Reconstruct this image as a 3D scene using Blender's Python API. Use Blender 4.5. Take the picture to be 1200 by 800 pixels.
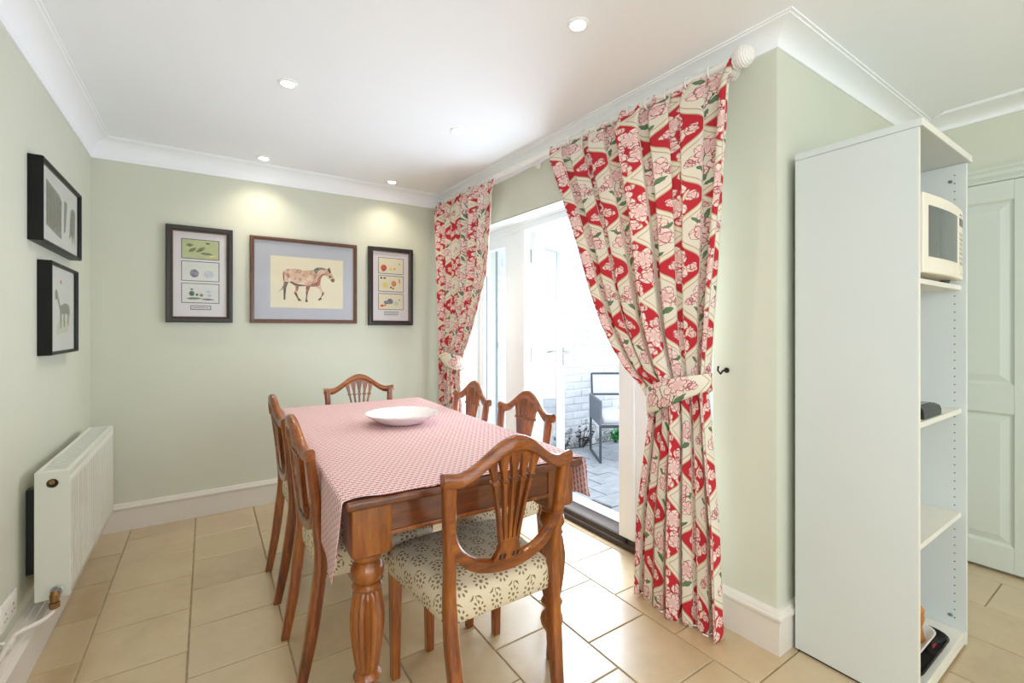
import bpy, bmesh, math, random
from mathutils import Vector, Matrix
random.seed(7)
PI = math.pi
sc = bpy.context.scene
for o in list(bpy.data.objects):
    bpy.data.objects.remove(o)
C = sc.collection

# ------------------------------------------------------------------ camera
CAM_H = 1.25
YAW = math.atan(358 / 533.5)
cam_d = bpy.data.cameras.new('camera')
cam = bpy.data.objects.new('camera', cam_d); C.objects.link(cam)
cam.location = (0, 0, CAM_H)
cam.rotation_euler = (PI / 2, 0, -YAW)
cam_d.sensor_fit = 'HORIZONTAL'; cam_d.sensor_width = 36.0
cam_d.lens = 36.0 * 533.0 / 1200.0
cam_d.shift_y = -15.0 / 1200.0
cam_d.clip_start = 0.02
sc.camera = cam

# ------------------------------------------------------------------ world, lights, exposure
W = bpy.data.worlds.new('overcast_sky'); sc.world = W; W.use_nodes = True
W.node_tree.nodes['Background'].inputs[0].default_value = (0.84, 0.92, 1.0, 1)
W.node_tree.nodes['Background'].inputs[1].default_value = 1.5
def area(name, loc, rot, sx, sy, energy, col):
    l = bpy.data.lights.new(name, 'AREA'); l.shape = 'RECTANGLE'; l.size = sx; l.size_y = sy
    l.energy = energy; l.color = col
    o = bpy.data.objects.new(name, l); C.objects.link(o); o.location = loc; o.rotation_euler = rot
    return o
XL = -0.582
area('rear_fill_light', (1.0, -2.56, 1.45), (PI / 2, 0, PI), 3.2, 1.7, 42, (0.95, 0.98, 1.0))  # added fill lamp behind the camera, set in an invented rear window
area('patio_door_daylight', (2.125, 2.31, 0.90), (0, PI / 2, 0), 1.6, 2.1, 36, (0.76, 0.88, 1.0))
area('side_fill_light', (XL + 0.02, -1.25, 1.45), (0, -PI / 2, 0), 1.3, 1.6, 19, (0.88, 0.94, 1.0))  # added cool fill for shelf side and pier, from out of view
DOWN_ENERGY = 7.0
sc.view_settings.view_transform = 'Standard'
sc.view_settings.look = 'None'
sc.view_settings.gamma = 1.0
sc.view_settings.use_curve_mapping = False
sc.view_settings.exposure = 1.04
try:
    sc.cycles.use_denoising = True
    sc.cycles.max_bounces = 10; sc.cycles.diffuse_bounces = 6; sc.cycles.glossy_bounces = 4
    sc.cycles.transparent_max_bounces = 12; sc.cycles.sample_clamp_indirect = 6.0
    sc.cycles.caustics_reflective = False; sc.cycles.caustics_refractive = False
except Exception:
    pass

# ------------------------------------------------------------------ room measures (metres; camera stands over the origin)
XL, YB, YR, X2, Y0, ZC = -0.582, 3.69, 0.89, 3.40, -2.6, 2.40
def XW(y): return 1.83 - 0.032 * (y - 0.88)          # the curtain wall runs slightly out of square
U0, U1 = 1.15, 3.47                                  # the patio door opening along that wall
XF = 1.98                                            # room face of the patio door frame

# ------------------------------------------------------------------ node helper
def lin(r, g, b):
    f = lambda c: (c / 255 / 12.92) if c / 255 <= 0.04045 else ((c / 255 + 0.055) / 1.055) ** 2.4
    return (f(r), f(g), f(b), 1.0)
class S:
    def __init__(s, nt, sock): s.nt = nt; s.k = sock
    def m(s, op, *a):
        n = s.nt.nodes.new('ShaderNodeMath'); n.operation = op
        for i, v in enumerate((s,) + a):
            if isinstance(v, S): s.nt.links.new(v.k, n.inputs[i])
            else: n.inputs[i].default_value = v
        return S(s.nt, n.outputs[0])
    def __add__(s, o): return s.m('ADD', o)
    def __radd__(s, o): return s.m('ADD', o)
    def __sub__(s, o): return s.m('SUBTRACT', o)
    def __rsub__(s, o): return s.m('MULTIPLY', -1.0).m('ADD', o)
    def __mul__(s, o): return s.m('MULTIPLY', o)
    def __rmul__(s, o): return s.m('MULTIPLY', o)
    def __truediv__(s, o): return s.m('DIVIDE', o)
    def __lt__(s, o): return s.m('LESS_THAN', o)
    def __gt__(s, o): return s.m('GREATER_THAN', o)
    def abs(s): return s.m('ABSOLUTE')
    def floor(s): return s.m('FLOOR')
    def fract(s): return s.m('FRACT')
    def sqrt(s): return s.m('SQRT')
    def sin(s): return s.m('SINE')
    def cos(s): return s.m('COSINE')
    def max(s, o): return s.m('MAXIMUM', o)
    def min(s, o): return s.m('MINIMUM', o)
def setin(nt, sock, v):
    if isinstance(v, S): nt.links.new(v.k, sock)
    elif v is not None: sock.default_value = v
def new_mat(name):
    m = bpy.data.materials.new(name); m.use_nodes = True
    nt = m.node_tree
    return m, nt, nt.nodes['Principled BSDF']
def coords(nt, kind='Object'):
    n = nt.nodes.new('ShaderNodeTexCoord'); return S(nt, n.outputs[kind])
def split(nt, v):
    n = nt.nodes.new('ShaderNodeSeparateXYZ'); nt.links.new(v.k, n.inputs[0])
    return [S(nt, n.outputs[i]) for i in range(3)]
def noise(nt, vec, scale, detail=3.0, rough=0.55, stretch=None, out='Fac'):
    if stretch:
        mp = nt.nodes.new('ShaderNodeMapping'); mp.inputs['Scale'].default_value = stretch
        nt.links.new(vec.k, mp.inputs[0]); vec = S(nt, mp.outputs[0])
    n = nt.nodes.new('ShaderNodeTexNoise')
    n.inputs['Scale'].default_value = scale; n.inputs['Detail'].default_value = detail
    n.inputs['Roughness'].default_value = rough
    nt.links.new(vec.k, n.inputs['Vector'])
    return S(nt, n.outputs[out])
def ramp(nt, fac, stops):
    n = nt.nodes.new('ShaderNodeValToRGB')
    e = n.color_ramp.elements
    while len(e) < len(stops): e.new(0.5)
    for i, (p, c) in enumerate(stops): e[i].position = p; e[i].color = c
    nt.links.new(fac.k, n.inputs[0])
    return S(nt, n.outputs[0])
def mix(nt, fac, a, b, mode='MIX'):
    n = nt.nodes.new('ShaderNodeMix'); n.data_type = 'RGBA'; n.blend_type = mode
    setin(nt, n.inputs[0], fac); setin(nt, n.inputs[6], a); setin(nt, n.inputs[7], b)
    return S(nt, n.outputs[2])
def bump(nt, bsdf, h, strength=0.2, dist=0.01):
    n = nt.nodes.new('ShaderNodeBump'); n.inputs['Strength'].default_value = strength
    n.inputs['Distance'].default_value = dist
    nt.links.new(h.k, n.inputs['Height']); nt.links.new(n.outputs[0], bsdf.inputs['Normal'])
def plain(name, col, rough=0.5, metal=0.0, spec=0.5, var=0.04, scale=20, bumps=0.0, coat=0.0):
    m, nt, b = new_mat(name)
    v = coords(nt)
    n = noise(nt, v, scale)
    d = tuple(max(0, c * (1 - var)) for c in col[:3]) + (1,)
    u = tuple(min(1, c * (1 + var)) for c in col[:3]) + (1,)
    setin(nt, b.inputs['Base Color'], ramp(nt, n, [(0.3, d), (0.7, u)]))
    b.inputs['Roughness'].default_value = rough; b.inputs['Metallic'].default_value = metal
    b.inputs['Specular IOR Level'].default_value = spec
    if coat: b.inputs['Coat Weight'].default_value = coat; b.inputs['Coat Roughness'].default_value = 0.1
    if bumps: bump(nt, b, n, bumps, 0.003)
    return m
def wood(name, cols, stretch, scale=3.0, rough=0.3, coat=0.5):
    m, nt, b = new_mat(name)
    v = coords(nt)
    big = noise(nt, v, scale, 4, 0.6, stretch)
    fine = noise(nt, v, scale * 7, 3, 0.6, stretch)
    oi = nt.nodes.new('ShaderNodeObjectInfo'); r = S(nt, oi.outputs['Random'])
    f = big * 0.75 + fine * 0.3 + r * 0.10 - 0.07
    setin(nt, b.inputs['Base Color'], ramp(nt, f, [(0.30, cols[0]), (0.50, cols[1]), (0.72, cols[2])]))
    b.inputs['Roughness'].default_value = rough
    b.inputs['Coat Weight'].default_value = coat; b.inputs['Coat Roughness'].default_value = 0.12
    bump(nt, b, fine, 0.06, 0.002)
    return m
def glass_mat(name, tint=(0.96, 0.98, 1, 1), refl=0.9):
    m = bpy.data.materials.new(name); m.use_nodes = True; nt = m.node_tree
    nt.nodes.clear()
    out = nt.nodes.new('ShaderNodeOutputMaterial'); mx = nt.nodes.new('ShaderNodeMixShader')
    tr = nt.nodes.new('ShaderNodeBsdfTransparent'); gl = nt.nodes.new('ShaderNodeBsdfGlossy')
    fr = nt.nodes.new('ShaderNodeFresnel'); fr.inputs[0].default_value = 1.45
    tr.inputs[0].default_value = tint; gl.inputs['Roughness'].default_value = 0.02
    k = S(nt, fr.outputs[0]) * refl
    nt.links.new(k.k, mx.inputs[0]); nt.links.new(tr.outputs[0], mx.inputs[1]); nt.links.new(gl.outputs[0], mx.inputs[2])
    nt.links.new(mx.outputs[0], out.inputs[0])
    return m
def emit(name, col, strength):
    m, nt, b = new_mat(name)
    b.inputs['Base Color'].default_value = col
    b.inputs['Emission Color'].default_value = col; b.inputs['Emission Strength'].default_value = strength
    return m

# ------------------------------------------------------------------ materials
M = {}
M['wall'] = plain('sage_wall_paint', lin(208, 210, 194), 0.75, spec=0.25, var=0.012, scale=3)
M['ceiling'] = plain('ceiling_white_paint', lin(243, 246, 250), 0.8, spec=0.2, var=0.006, scale=3)
M['cornice'] = plain('cornice_white_paint', lin(243, 245, 248), 0.6, spec=0.3, var=0.006, scale=3)
M['skirting'] = plain('skirting_eggshell', lin(222, 216, 207), 0.42, spec=0.4, var=0.01, scale=4)
M['upvc'] = plain('white_door_frame_paint', lin(238, 240, 242), 0.35, var=0.008, scale=5)
M['reveal'] = plain('reveal_white_paint', lin(226, 228, 228), 0.6, spec=0.3, var=0.01, scale=4)
M['sill'] = plain('bronze_threshold', lin(74, 64, 58), 0.65, spec=0.25, var=0.1, scale=30)
M['rubber'] = plain('black_seal', lin(26, 26, 28), 0.6, var=0.1)
M['steel'] = plain('brushed_steel', lin(175, 176, 178), 0.28, 1.0, var=0.05, scale=60)
M['darkmetal'] = plain('dark_metal', lin(50, 46, 42), 0.4, 0.8, var=0.1)
M['brass'] = plain('aged_brass', lin(150, 112, 70), 0.35, 0.9, var=0.15)
M['radiator'] = plain('radiator_enamel', lin(222, 224, 214), 0.35, var=0.008, scale=5)
M['grille'] = plain('radiator_grille_shadow', lin(150, 152, 150), 0.5, var=0.05)
M['plastic_white'] = plain('white_plastic', lin(236, 234, 228), 0.35, var=0.01)
M['blackframe'] = plain('black_frame_lacquer', lin(16, 15, 14), 0.4, spec=0.25, var=0.2, scale=50)
M['darkframe'] = plain('ebonised_frame', lin(38, 30, 26), 0.35, var=0.25, scale=50)
M['gold'] = plain('dull_gold_beading', lin(140, 112, 84), 0.5, 0.3, var=0.15, scale=80)
M['brownframe'] = plain('walnut_brown_frame', lin(92, 58, 40), 0.35, var=0.25, scale=40)
M['matwhite'] = plain('mat_board_white', lin(232, 226, 228), 0.8, var=0.01)
M['matgrey'] = plain('mat_board_grey', lin(192, 194, 202), 0.8, var=0.015)
M['paper'] = plain('cream_paper', lin(240, 230, 200), 0.85, var=0.03, scale=8)
M['paperwhite'] = plain('white_paper', lin(228, 229, 222), 0.85, var=0.02, scale=8)
M['papergreen'] = plain('green_tinted_paper', lin(196, 200, 150), 0.85, var=0.05, scale=30)
M['ink'] = plain('dark_ink', lin(52, 44, 42), 0.8, var=0.15)
M['glass'] = glass_mat('window_glass', (0.99, 0.995, 1, 1), 0.3)
M['picglass'] = glass_mat('picture_glass', (0.99, 0.99, 0.99, 1), 0.35)
M['melamine'] = plain('grey_white_melamine', lin(207, 212, 209), 0.4, var=0.006, scale=4)
M['melamine_edge'] = plain('cream_melamine_edge', lin(224, 221, 210), 0.45, var=0.01, scale=6)
M['hole'] = plain('peg_hole_dark', lin(80, 80, 84), 0.7)
M['mw_body'] = plain('cream_plastic', lin(228, 220, 203), 0.4, var=0.01)
M['mw_glass'] = plain('microwave_dark_window', lin(84, 88, 86), 0.08, var=0.05)
M['mw_dark'] = plain('display_black', lin(40, 42, 46), 0.2)
M['mw_key'] = plain('keypad_grey', lin(178, 174, 168), 0.5)
M['blackplastic'] = plain('black_plastic', lin(34, 35, 38), 0.35, var=0.1)
M['porcelain'] = plain('white_glazed_pottery', lin(240, 236, 238), 0.18, var=0.01, coat=0.6)
M['doorpaint'] = plain('pale_green_door_paint', lin(206, 213, 205), 0.45, var=0.008, scale=5)
M['pipe_grey'] = plain('grey_downpipe', lin(96, 104, 116), 0.4, var=0.08)
M['outmetal'] = plain('charcoal_powder_coat', lin(74, 77, 84), 0.45, var=0.06)
M['outmesh'] = plain('grey_sling_mesh', lin(112, 116, 126), 0.7, var=0.12, scale=300)
M['outcushion'] = plain('pale_grey_cushion', lin(214, 214, 218), 0.9, var=0.04)
M['leaf'] = plain('bright_green_leaf', lin(38, 150, 70), 0.5, var=0.3, scale=30)
M['weed'] = plain('dry_weed_stem', lin(70, 66, 58), 0.8, var=0.3, scale=30)
M['polewhite'] = plain('painted_pole_white', lin(232, 230, 226), 0.4, var=0.015)
M['wicker'] = plain('amber_wood', lin(178, 116, 48), 0.5, var=0.2, scale=40)
M['traywhite'] = plain('white_tray_melamine', lin(232, 228, 224), 0.3, var=0.02)
M['trayblack'] = plain('black_lacquer_tray', lin(30, 27, 26), 0.25, var=0.2)
M['red'] = plain('crimson_print', lin(176, 34, 60), 0.5, var=0.1)
M['emit'] = emit('downlight_lens_glow', (1.0, 0.95, 0.86, 1), 14.0)
ch_cols = [lin(64, 25, 3), lin(130, 64, 9), lin(176, 103, 26)]
M['chair_v'] = wood('mahogany_upright_grain', ch_cols, (9, 9, 1.0), 3.0)
M['chair_h'] = wood('mahogany_cross_grain', ch_cols, (1.2, 9, 9), 3.0)
tb_cols = [lin(82, 37, 8), lin(138, 74, 18), lin(176, 108, 40)]
M['table_v'] = wood('pine_leg_grain', tb_cols, (8, 8, 1.0), 3.2)
M['table_x'] = wood('dark_apron_grain', [lin(62, 28, 14), lin(102, 50, 22), lin(134, 74, 36)], (1.0, 8, 8), 3.0)
M['table_y'] = wood('dark_apron_long_grain', [lin(62, 28, 14), lin(102, 50, 22), lin(134, 74, 36)], (8, 1.0, 8), 3.0)

def tile_mat():
    m, nt, b = new_mat('buff_limestone_tile')
    v = coords(nt)
    oi = nt.nodes.new('ShaderNodeObjectInfo'); r = S(nt, oi.outputs['Random'])
    geo = nt.nodes.new('ShaderNodeNewGeometry'); pos = S(nt, geo.outputs['Position'])
    n1 = noise(nt, pos, 3.2, 5, 0.6); n2 = noise(nt, pos, 28, 3, 0.6)
    f = n1 * 0.7 + n2 * 0.2 + r * 0.22 - 0.06
    setin(nt, b.inputs['Base Color'], ramp(nt, f, [(0.25, lin(178, 153, 115)), (0.5, lin(193, 169, 131)), (0.75, lin(205, 184, 149))]))
    setin(nt, b.inputs['Roughness'], 0.30 + n1 * 0.16)
    b.inputs['Specular IOR Level'].default_value = 0.7
    b.inputs['Coat Weight'].default_value = 1.0; b.inputs['Coat Roughness'].default_value = 0.26; b.inputs['Coat IOR'].default_value = 1.75
    bump(nt, b, n1 * 0.8 + n2 * 0.2, 0.10, 0.006)
    return m
M['tile'] = tile_mat()
M['grout'] = plain('sandy_grout', lin(160, 143, 116), 0.9, spec=0.2, var=0.2, scale=30)

def brick_mat():
    m, nt, b = new_mat('white_painted_brick')
    geo = nt.nodes.new('ShaderNodeNewGeometry'); pos = S(nt, geo.outputs['Position'])
    n1 = noise(nt, pos, 9, 6, 0.7); n2 = noise(nt, pos, 60, 3, 0.6)
    x, y, z = split(nt, pos)
    patch = noise(nt, pos, 4.0, 6, 0.75)
    moss = ((patch - z * 0.55) > 0.50) * (z < 0.8)
    base = ramp(nt, n1, [(0.2, lin(196, 198, 203)), (0.6, lin(224, 226, 230))])
    fine = n2 > 0.45
    setin(nt, b.inputs['Base Color'], mix(nt, moss * fine * 0.75, base, lin(96, 92, 84)))
    b.inputs['Roughness'].default_value = 0.7
    bump(nt, b, n1 * 0.6 + n2 * 0.4, 0.5, 0.012)
    return m
M['brick'] = brick_mat()
M['mortar'] = plain('painted_mortar', lin(212, 214, 218), 0.85, var=0.06, scale=40, bumps=0.4)
M['slab'] = plain('grey_paving_slab', lin(166, 170, 176), 0.7, var=0.16, scale=9, bumps=0.2)
M['slabjoint'] = plain('dark_paving_joint', lin(84, 84, 84), 0.9, var=0.2, scale=30)

def curtain_mat():
    m, nt, b = new_mat('harlequin_tulip_chintz')
    uv = coords(nt, 'UV')
    wob = noise(nt, uv, 22, 3, 0.6, out='Color')
    ws = split(nt, wob)
    u, v, _ = split(nt, uv)
    WD, HD = 0.365, 0.290
    p = u * (1 / WD) + v * (1 / HD); q = u * (1 / WD) - v * (1 / HD)
    i = p.floor(); j = q.floor()
    par = ((i + j) * 0.5).fract() > 0.25             # 1 = red diamond
    pl = p - i - 0.5; ql = q - j - 0.5
    edge = pl.abs().max(ql.abs())
    wf = split(nt, noise(nt, uv, 75, 2, 0.6, out='Color'))
    x = (pl + ql) * (0.5 * WD) + (ws[0] - 0.5) * 0.018 + (wf[0] - 0.5) * 0.010
    y = (pl - ql) * (0.5 * HD * 0.90) + (ws[1] - 0.5) * 0.018 + (wf[1] - 0.5) * 0.010
    flip = (i * 0.5).fract() > 0.25                  # mirror every other diamond
    x = x * (1.0 - flip * 2.0) * 0.90
    def bloom(cx, cy, r, rot, n=5):
        dx = x - cx; dy = y - cy
        rr = (dx * dx + dy * dy).sqrt()
        th = dy.m('ARCTAN2', dx)
        R = ((th * (n / 2.0) + rot).cos().abs() * 0.34 + 0.70) * r
        R2 = ((th * (n / 2.0) + rot + 1.3).cos().abs() * 0.30 + 0.38) * r
        inside = rr < R
        line = ((rr - R).abs() < 0.0022).max((rr - R2).abs() < 0.0018)
        vein = ((th * (n * 2.0) + rr * 90).sin() > 0.88) * (rr < R)
        core = 1.0 - (rr / R).min(1.0)
        return inside, line.max(vein * 0.55), core
    def leaf(cx, cy, ang, L, wd):
        dx = x - cx; dy = y - cy
        a = dx * math.cos(ang) + dy * math.sin(ang)
        c = dy * math.cos(ang) - dx * math.sin(ang)
        t = a * (1 / L)
        return c.abs() < ((1.0 - t * t) * wd)
    def stem(x0, y0, x1, y1, w=0.0014, bow=0.008):
        L = math.hypot(x1 - x0, y1 - y0); ca, sa = (x1 - x0) / L, (y1 - y0) / L
        dx = x - x0; dy = y - y0
        a = dx * ca + dy * sa; c = dy * ca - dx * sa
        t = a * (1 / L)
        return ((c - t * (1.0 - t) * (4 * bow)).abs() < w) * (t > 0.0) * (t < 1.0)
    cream = lin(224, 216, 200); red = lin(188, 46, 56); pink = lin(240, 222, 212); rose = lin(214, 120, 132)
    ink = lin(150, 44, 58); green = lin(74, 104, 74); dgreen = lin(44, 62, 46); tan = lin(196, 166, 132)
    # red diamond: pale blooms on crimson
    R = None
    for a in [(0.026, 0.040, 0.046, 0.3, 5), (-0.030, -0.018, 0.046, 1.0, 5), (0.040, -0.034, 0.036, 0.6, 3), (-0.048, 0.036, 0.026, 0.2, 3), (-0.004, 0.092, 0.018, 0.2, 2), (-0.006, -0.078, 0.026, 0.9, 3), (0.088, 0.004, 0.020, 0.5, 3), (-0.090, -0.004, 0.018, 0.1, 3)]:
        r = bloom(*a); R = r if R is None else (R[0].max(r[0]), R[1].max(r[1]), R[2].max(r[2]))
    lv = leaf(0.070, 0.010, 1.1, 0.022, 0.007).max(leaf(-0.072, -0.012, 0.5, 0.024, 0.008)).max(leaf(0.010, -0.105, 1.5, 0.018, 0.006)).max(leaf(0.055, -0.070, 2.3, 0.018, 0.006)).max(leaf(-0.045, -0.066, 0.9, 0.018, 0.006))
    c_red = mix(nt, lv, red, lin(238, 208, 190))
    c_red = mix(nt, R[0], c_red, mix(nt, R[2] * 0.42, pink, rose))
    c_red = mix(nt, R[1] * R[0] * 0.9, c_red, lin(170, 58, 68))
    # cream diamond: pink tulips with green leaves
    Q = None
    for a in [(0.024, 0.052, 0.040, 0.3, 5), (-0.042, 0.014, 0.042, 1.0, 5), (0.052, -0.008, 0.036, 0.6, 3), (-0.002, -0.036, 0.026, 0.2, 3), (-0.084, -0.006, 0.018, 0.7, 3), (-0.010, 0.098, 0.016, 0.7, 3)]:
        r = bloom(*a); Q = r if Q is None else (Q[0].max(r[0]), Q[1].max(r[1]), Q[2].max(r[2]))
    gl = leaf(0.014, -0.052, 1.2, 0.034, 0.009).max(leaf(-0.044, -0.040, 2.6, 0.028, 0.010)).max(leaf(0.060, 0.034, 0.6, 0.026, 0.009)).max(leaf(0.030, -0.080, 0.5, 0.026, 0.008)).max(leaf(-0.014, -0.090, 1.9, 0.020, 0.006)).max(leaf(-0.020, 0.060, 2.0, 0.022, 0.007))
    st = stem(0.0, -0.10, 0.018, 0.03).max(stem(0.0, -0.08, -0.034, 0.0)).max(stem(0.0, -0.06, 0.036, -0.02))
    c_cr = mix(nt, st, cream, dgreen)
    c_cr = mix(nt, gl, c_cr, mix(nt, ws[2] * 1.2 - 0.2, green, lin(120, 146, 112)))
    c_cr = mix(nt, Q[0], c_cr, mix(nt, Q[2] * 0.5, lin(238, 220, 210), rose))
    c_cr = mix(nt, Q[1] * Q[0] * 0.85, c_cr, ink)
    col = mix(nt, par, c_cr, c_red)
    col = mix(nt, edge > 0.455, col, cream)
    col = mix(nt, ((edge - 0.462).abs() < 0.009), col, tan)
    setin(nt, b.inputs['Base Color'], col)
    b.inputs['Roughness'].default_value = 0.85; b.inputs['Specular IOR Level'].default_value = 0.2
    weave = noise(nt, uv, 900, 1, 0.5); bump(nt, b, weave, 0.05, 0.001)
    return m
M['curtain'] = curtain_mat()
M['lining'] = plain('ivory_curtain_lining', lin(228, 222, 208), 0.9, var=0.02)

def seat_mat():
    m, nt, b = new_mat('beige_blossom_upholstery')
    u, v, _ = split(nt, coords(nt, 'UV'))
    PX, PY = 0.074, 0.070
    row = (v * (1 / PY)).floor()
    uu = u * (1 / PX) + (row * 0.5).fract()
    x = (uu.fract() - 0.5) * PX; y = ((v * (1 / PY)).fract() - 0.5) * PY + 0.008
    rr = (x * x + y * y).sqrt(); th = y.m('ARCTAN2', x)
    K = 9
    fr = (th * (K / (2 * PI)) + 0.5).fract() - 0.5
    R0 = 0.0195
    arc = fr * (2 * PI * R0 / K); dr = rr - R0
    dots = ((arc * arc) * 1.5 + dr * dr * 0.6).sqrt() < 0.0042
    core = rr < 0.0058
    def leaf(cx, cy, ang, L, wd):
        dx = x - cx; dy = y - cy
        a = dx * math.cos(ang) + dy * math.sin(ang); c = dy * math.cos(ang) - dx * math.sin(ang)
        t = a * (1 / L); return (c - t * t * 0.004).abs() < ((1.0 - t * t) * wd)
    lv = leaf(-0.013, 0.033, 0.6, 0.012, 0.003).max(leaf(0.013, 0.033, PI - 0.6, 0.012, 0.003)).max((x.abs() < 0.0013) * ((y - 0.031).abs() < 0.007))
    patt = dots.max(core).max(lv)
    n = noise(nt, coords(nt, 'UV'), 350, 2)
    base = ramp(nt, n, [(0.3, lin(211, 196, 167)), (0.7, lin(222, 209, 184))])
    setin(nt, b.inputs['Base Color'], mix(nt, patt * 0.9, base, lin(122, 98, 60)))
    b.inputs['Roughness'].default_value = 0.9; b.inputs['Specular IOR Level'].default_value = 0.2
    bump(nt, b, n, 0.08, 0.001)
    return m
M['seat'] = seat_mat()

def cloth_mat():
    m, nt, b = new_mat('red_tulip_print_tablecloth')
    u, v, _ = split(nt, coords(nt, 'UV'))
    PX, PY = 0.0215, 0.0190
    row = (v * (1 / PY)).floor()
    uu = u * (1 / PX) + (row * 0.5).fract()
    x = uu.fract() - 0.5; y = (v * (1 / PY)).fract() - 0.5
    body = ((x * x) * 1.25 + (y + 0.05) * (y + 0.05) * 2.6).sqrt() < 0.42
    notch = (x.abs() < 0.10) * (y > 0.02)
    dot = ((x.abs() - 0.5) * (x.abs() - 0.5) + (y * y) * 0.8).sqrt() < 0.10
    msk = (body * (1.0 - notch)).max(dot)
    col = mix(nt, msk * 0.92, lin(226, 206, 206), lin(178, 44, 60))
    setin(nt, b.inputs['Base Color'], col)
    b.inputs['Roughness'].default_value = 0.7; b.inputs['Specular IOR Level'].default_value = 0.3
    return m
M['cloth'] = cloth_mat()
M['cloth_edge'] = plain('white_cloth_hem', lin(238, 226, 226), 0.8)

def sketch_mat(name, cols, scale):
    m, nt, b = new_mat(name)
    v = coords(nt); n = noise(nt, v, scale, 4, 0.7)
    setin(nt, b.inputs['Base Color'], ramp(nt, n, [(0.32, cols[0]), (0.5, cols[1]), (0.68, cols[2])]))
    b.inputs['Roughness'].default_value = 0.85
    return m
M['horse'] = sketch_mat('pink_roan_wash', [lin(150, 92, 72), lin(224, 186, 158), lin(240, 220, 194)], 26)
M['horsedark'] = sketch_mat('sepia_wash', [lin(48, 42, 34), lin(98, 82, 60), lin(150, 104, 78)], 60)
M['horsered'] = sketch_mat('russet_wash', [lin(110, 56, 42), lin(164, 92, 72), lin(206, 140, 116)], 50)
M['greywash'] = sketch_mat('grey_pencil_wash', [lin(84, 84, 74), lin(120, 120, 108), lin(166, 166, 154)], 60)
M['palewash'] = sketch_mat('pale_green_wash', [lin(196, 206, 170), lin(212, 218, 190), lin(222, 226, 206)], 40)
M['leafwash'] = sketch_mat('olive_leaf_wash', [lin(84, 96, 62), lin(120, 130, 86), lin(160, 166, 118)], 80)
M['plumwash'] = sketch_mat('plum_wash', [lin(90, 88, 104), lin(128, 126, 142), lin(170, 168, 178)], 60)
M['mistwash'] = sketch_mat('mist_blue_wash', [lin(186, 192, 200), lin(200, 206, 212), lin(214, 218, 222)], 50)
M['redwash'] = sketch_mat('tomato_red_wash', [lin(176, 56, 36), lin(210, 88, 60), lin(226, 130, 96)], 60)
M['orangewash'] = sketch_mat('orange_wash', [lin(206, 96, 44), lin(224, 134, 70), lin(232, 170, 110)], 60)
M['yellowwash'] = sketch_mat('lemon_wash', [lin(222, 206, 84), lin(232, 220, 120), lin(238, 230, 160)], 60)
M['darkgreen'] = sketch_mat('dark_green_wash', [lin(40, 70, 50), lin(70, 104, 76), lin(120, 140, 110)], 60)

# ------------------------------------------------------------------ object helpers
def tag(o, label=None, cat=None, group=None, kind=None):
    if label: o['label'] = label
    if cat: o['category'] = cat
    if group: o['group'] = group
    if kind: o['kind'] = kind
    return o
def thing(name, label, cat, loc=(0, 0, 0), rz=0.0, group=None):
    o = bpy.data.objects.new(name, None); C.objects.link(o)
    o.empty_display_size = 0.1
    o.location = loc; o.rotation_euler = (0, 0, rz)
    return tag(o, label, cat, group)
def wmat(o):
    m = Matrix.Translation(o.location) @ o.rotation_euler.to_matrix().to_4x4()
    return wmat(o.parent) @ m if o.parent else m
def link_mesh(name, me, mat, parent=None):
    o = bpy.data.objects.new(name, me); C.objects.link(o)
    for mm in (mat if isinstance(mat, (list, tuple)) else [mat]):
        if len(me.materials) < 4 and mm is not None and (me.materials.find(mm.name) < 0): me.materials.append(mm)
    if parent: o.parent = parent
    return o
def obj(name, bm, mat, parent=None, smooth=False, world=False, normals=True, loc=None):
    """one mesh object; world=True: verts are given in world space and are moved into the parent's space"""
    if normals: bmesh.ops.recalc_face_normals(bm, faces=bm.faces)
    if world and parent is not None: bm.transform(wmat(parent).inverted())
    if loc is not None: bm.transform(Matrix.Translation(-Vector(loc)))
    me = bpy.data.meshes.new(name); bm.to_mesh(me); bm.free()
    if smooth is True:
        me.shade_smooth()
    elif smooth:
        me.shade_smooth(); me.set_sharp_from_angle(angle=math.radians(smooth))
    o = link_mesh(name, me, mat, parent)
    if loc is not None: o.location = loc
    return o
def NB(): return bmesh.new()
def box(bm, x0, x1, y0, y1, z0, z1, bev=0.0, seg=1, mi=0):
    vs = [bm.verts.new((x, y, z)) for x in (x0, x1) for y in (y0, y1) for z in (z0, z1)]
    fs = [bm.faces.new([vs[i] for i in f]) for f in ((0, 1, 3, 2), (4, 6, 7, 5), (0, 4, 5, 1), (2, 3, 7, 6), (0, 2, 6, 4), (1, 5, 7, 3))]
    for f in fs: f.material_index = mi
    bmesh.ops.recalc_face_normals(bm, faces=fs)
    if bev:
        es = list({e for f in fs for e in f.edges})
        bmesh.ops.bevel(bm, geom=es, offset=bev, segments=seg, affect='EDGES', profile=0.5)
    return bm
def prism(bm, pts, fn, t0, t1):
    """outline pts (a,b) swept from t0 to t1; fn(a,b,t)->xyz"""
    A = [bm.verts.new(fn(a, b, t0)) for a, b in pts]; B = [bm.verts.new(fn(a, b, t1)) for a, b in pts]
    n = len(pts)
    bm.faces.new(A); bm.faces.new(B[::-1])
    for i in range(n): bm.faces.new((A[i], B[i], B[(i + 1) % n], A[(i + 1) % n]))
    return bm
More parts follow.
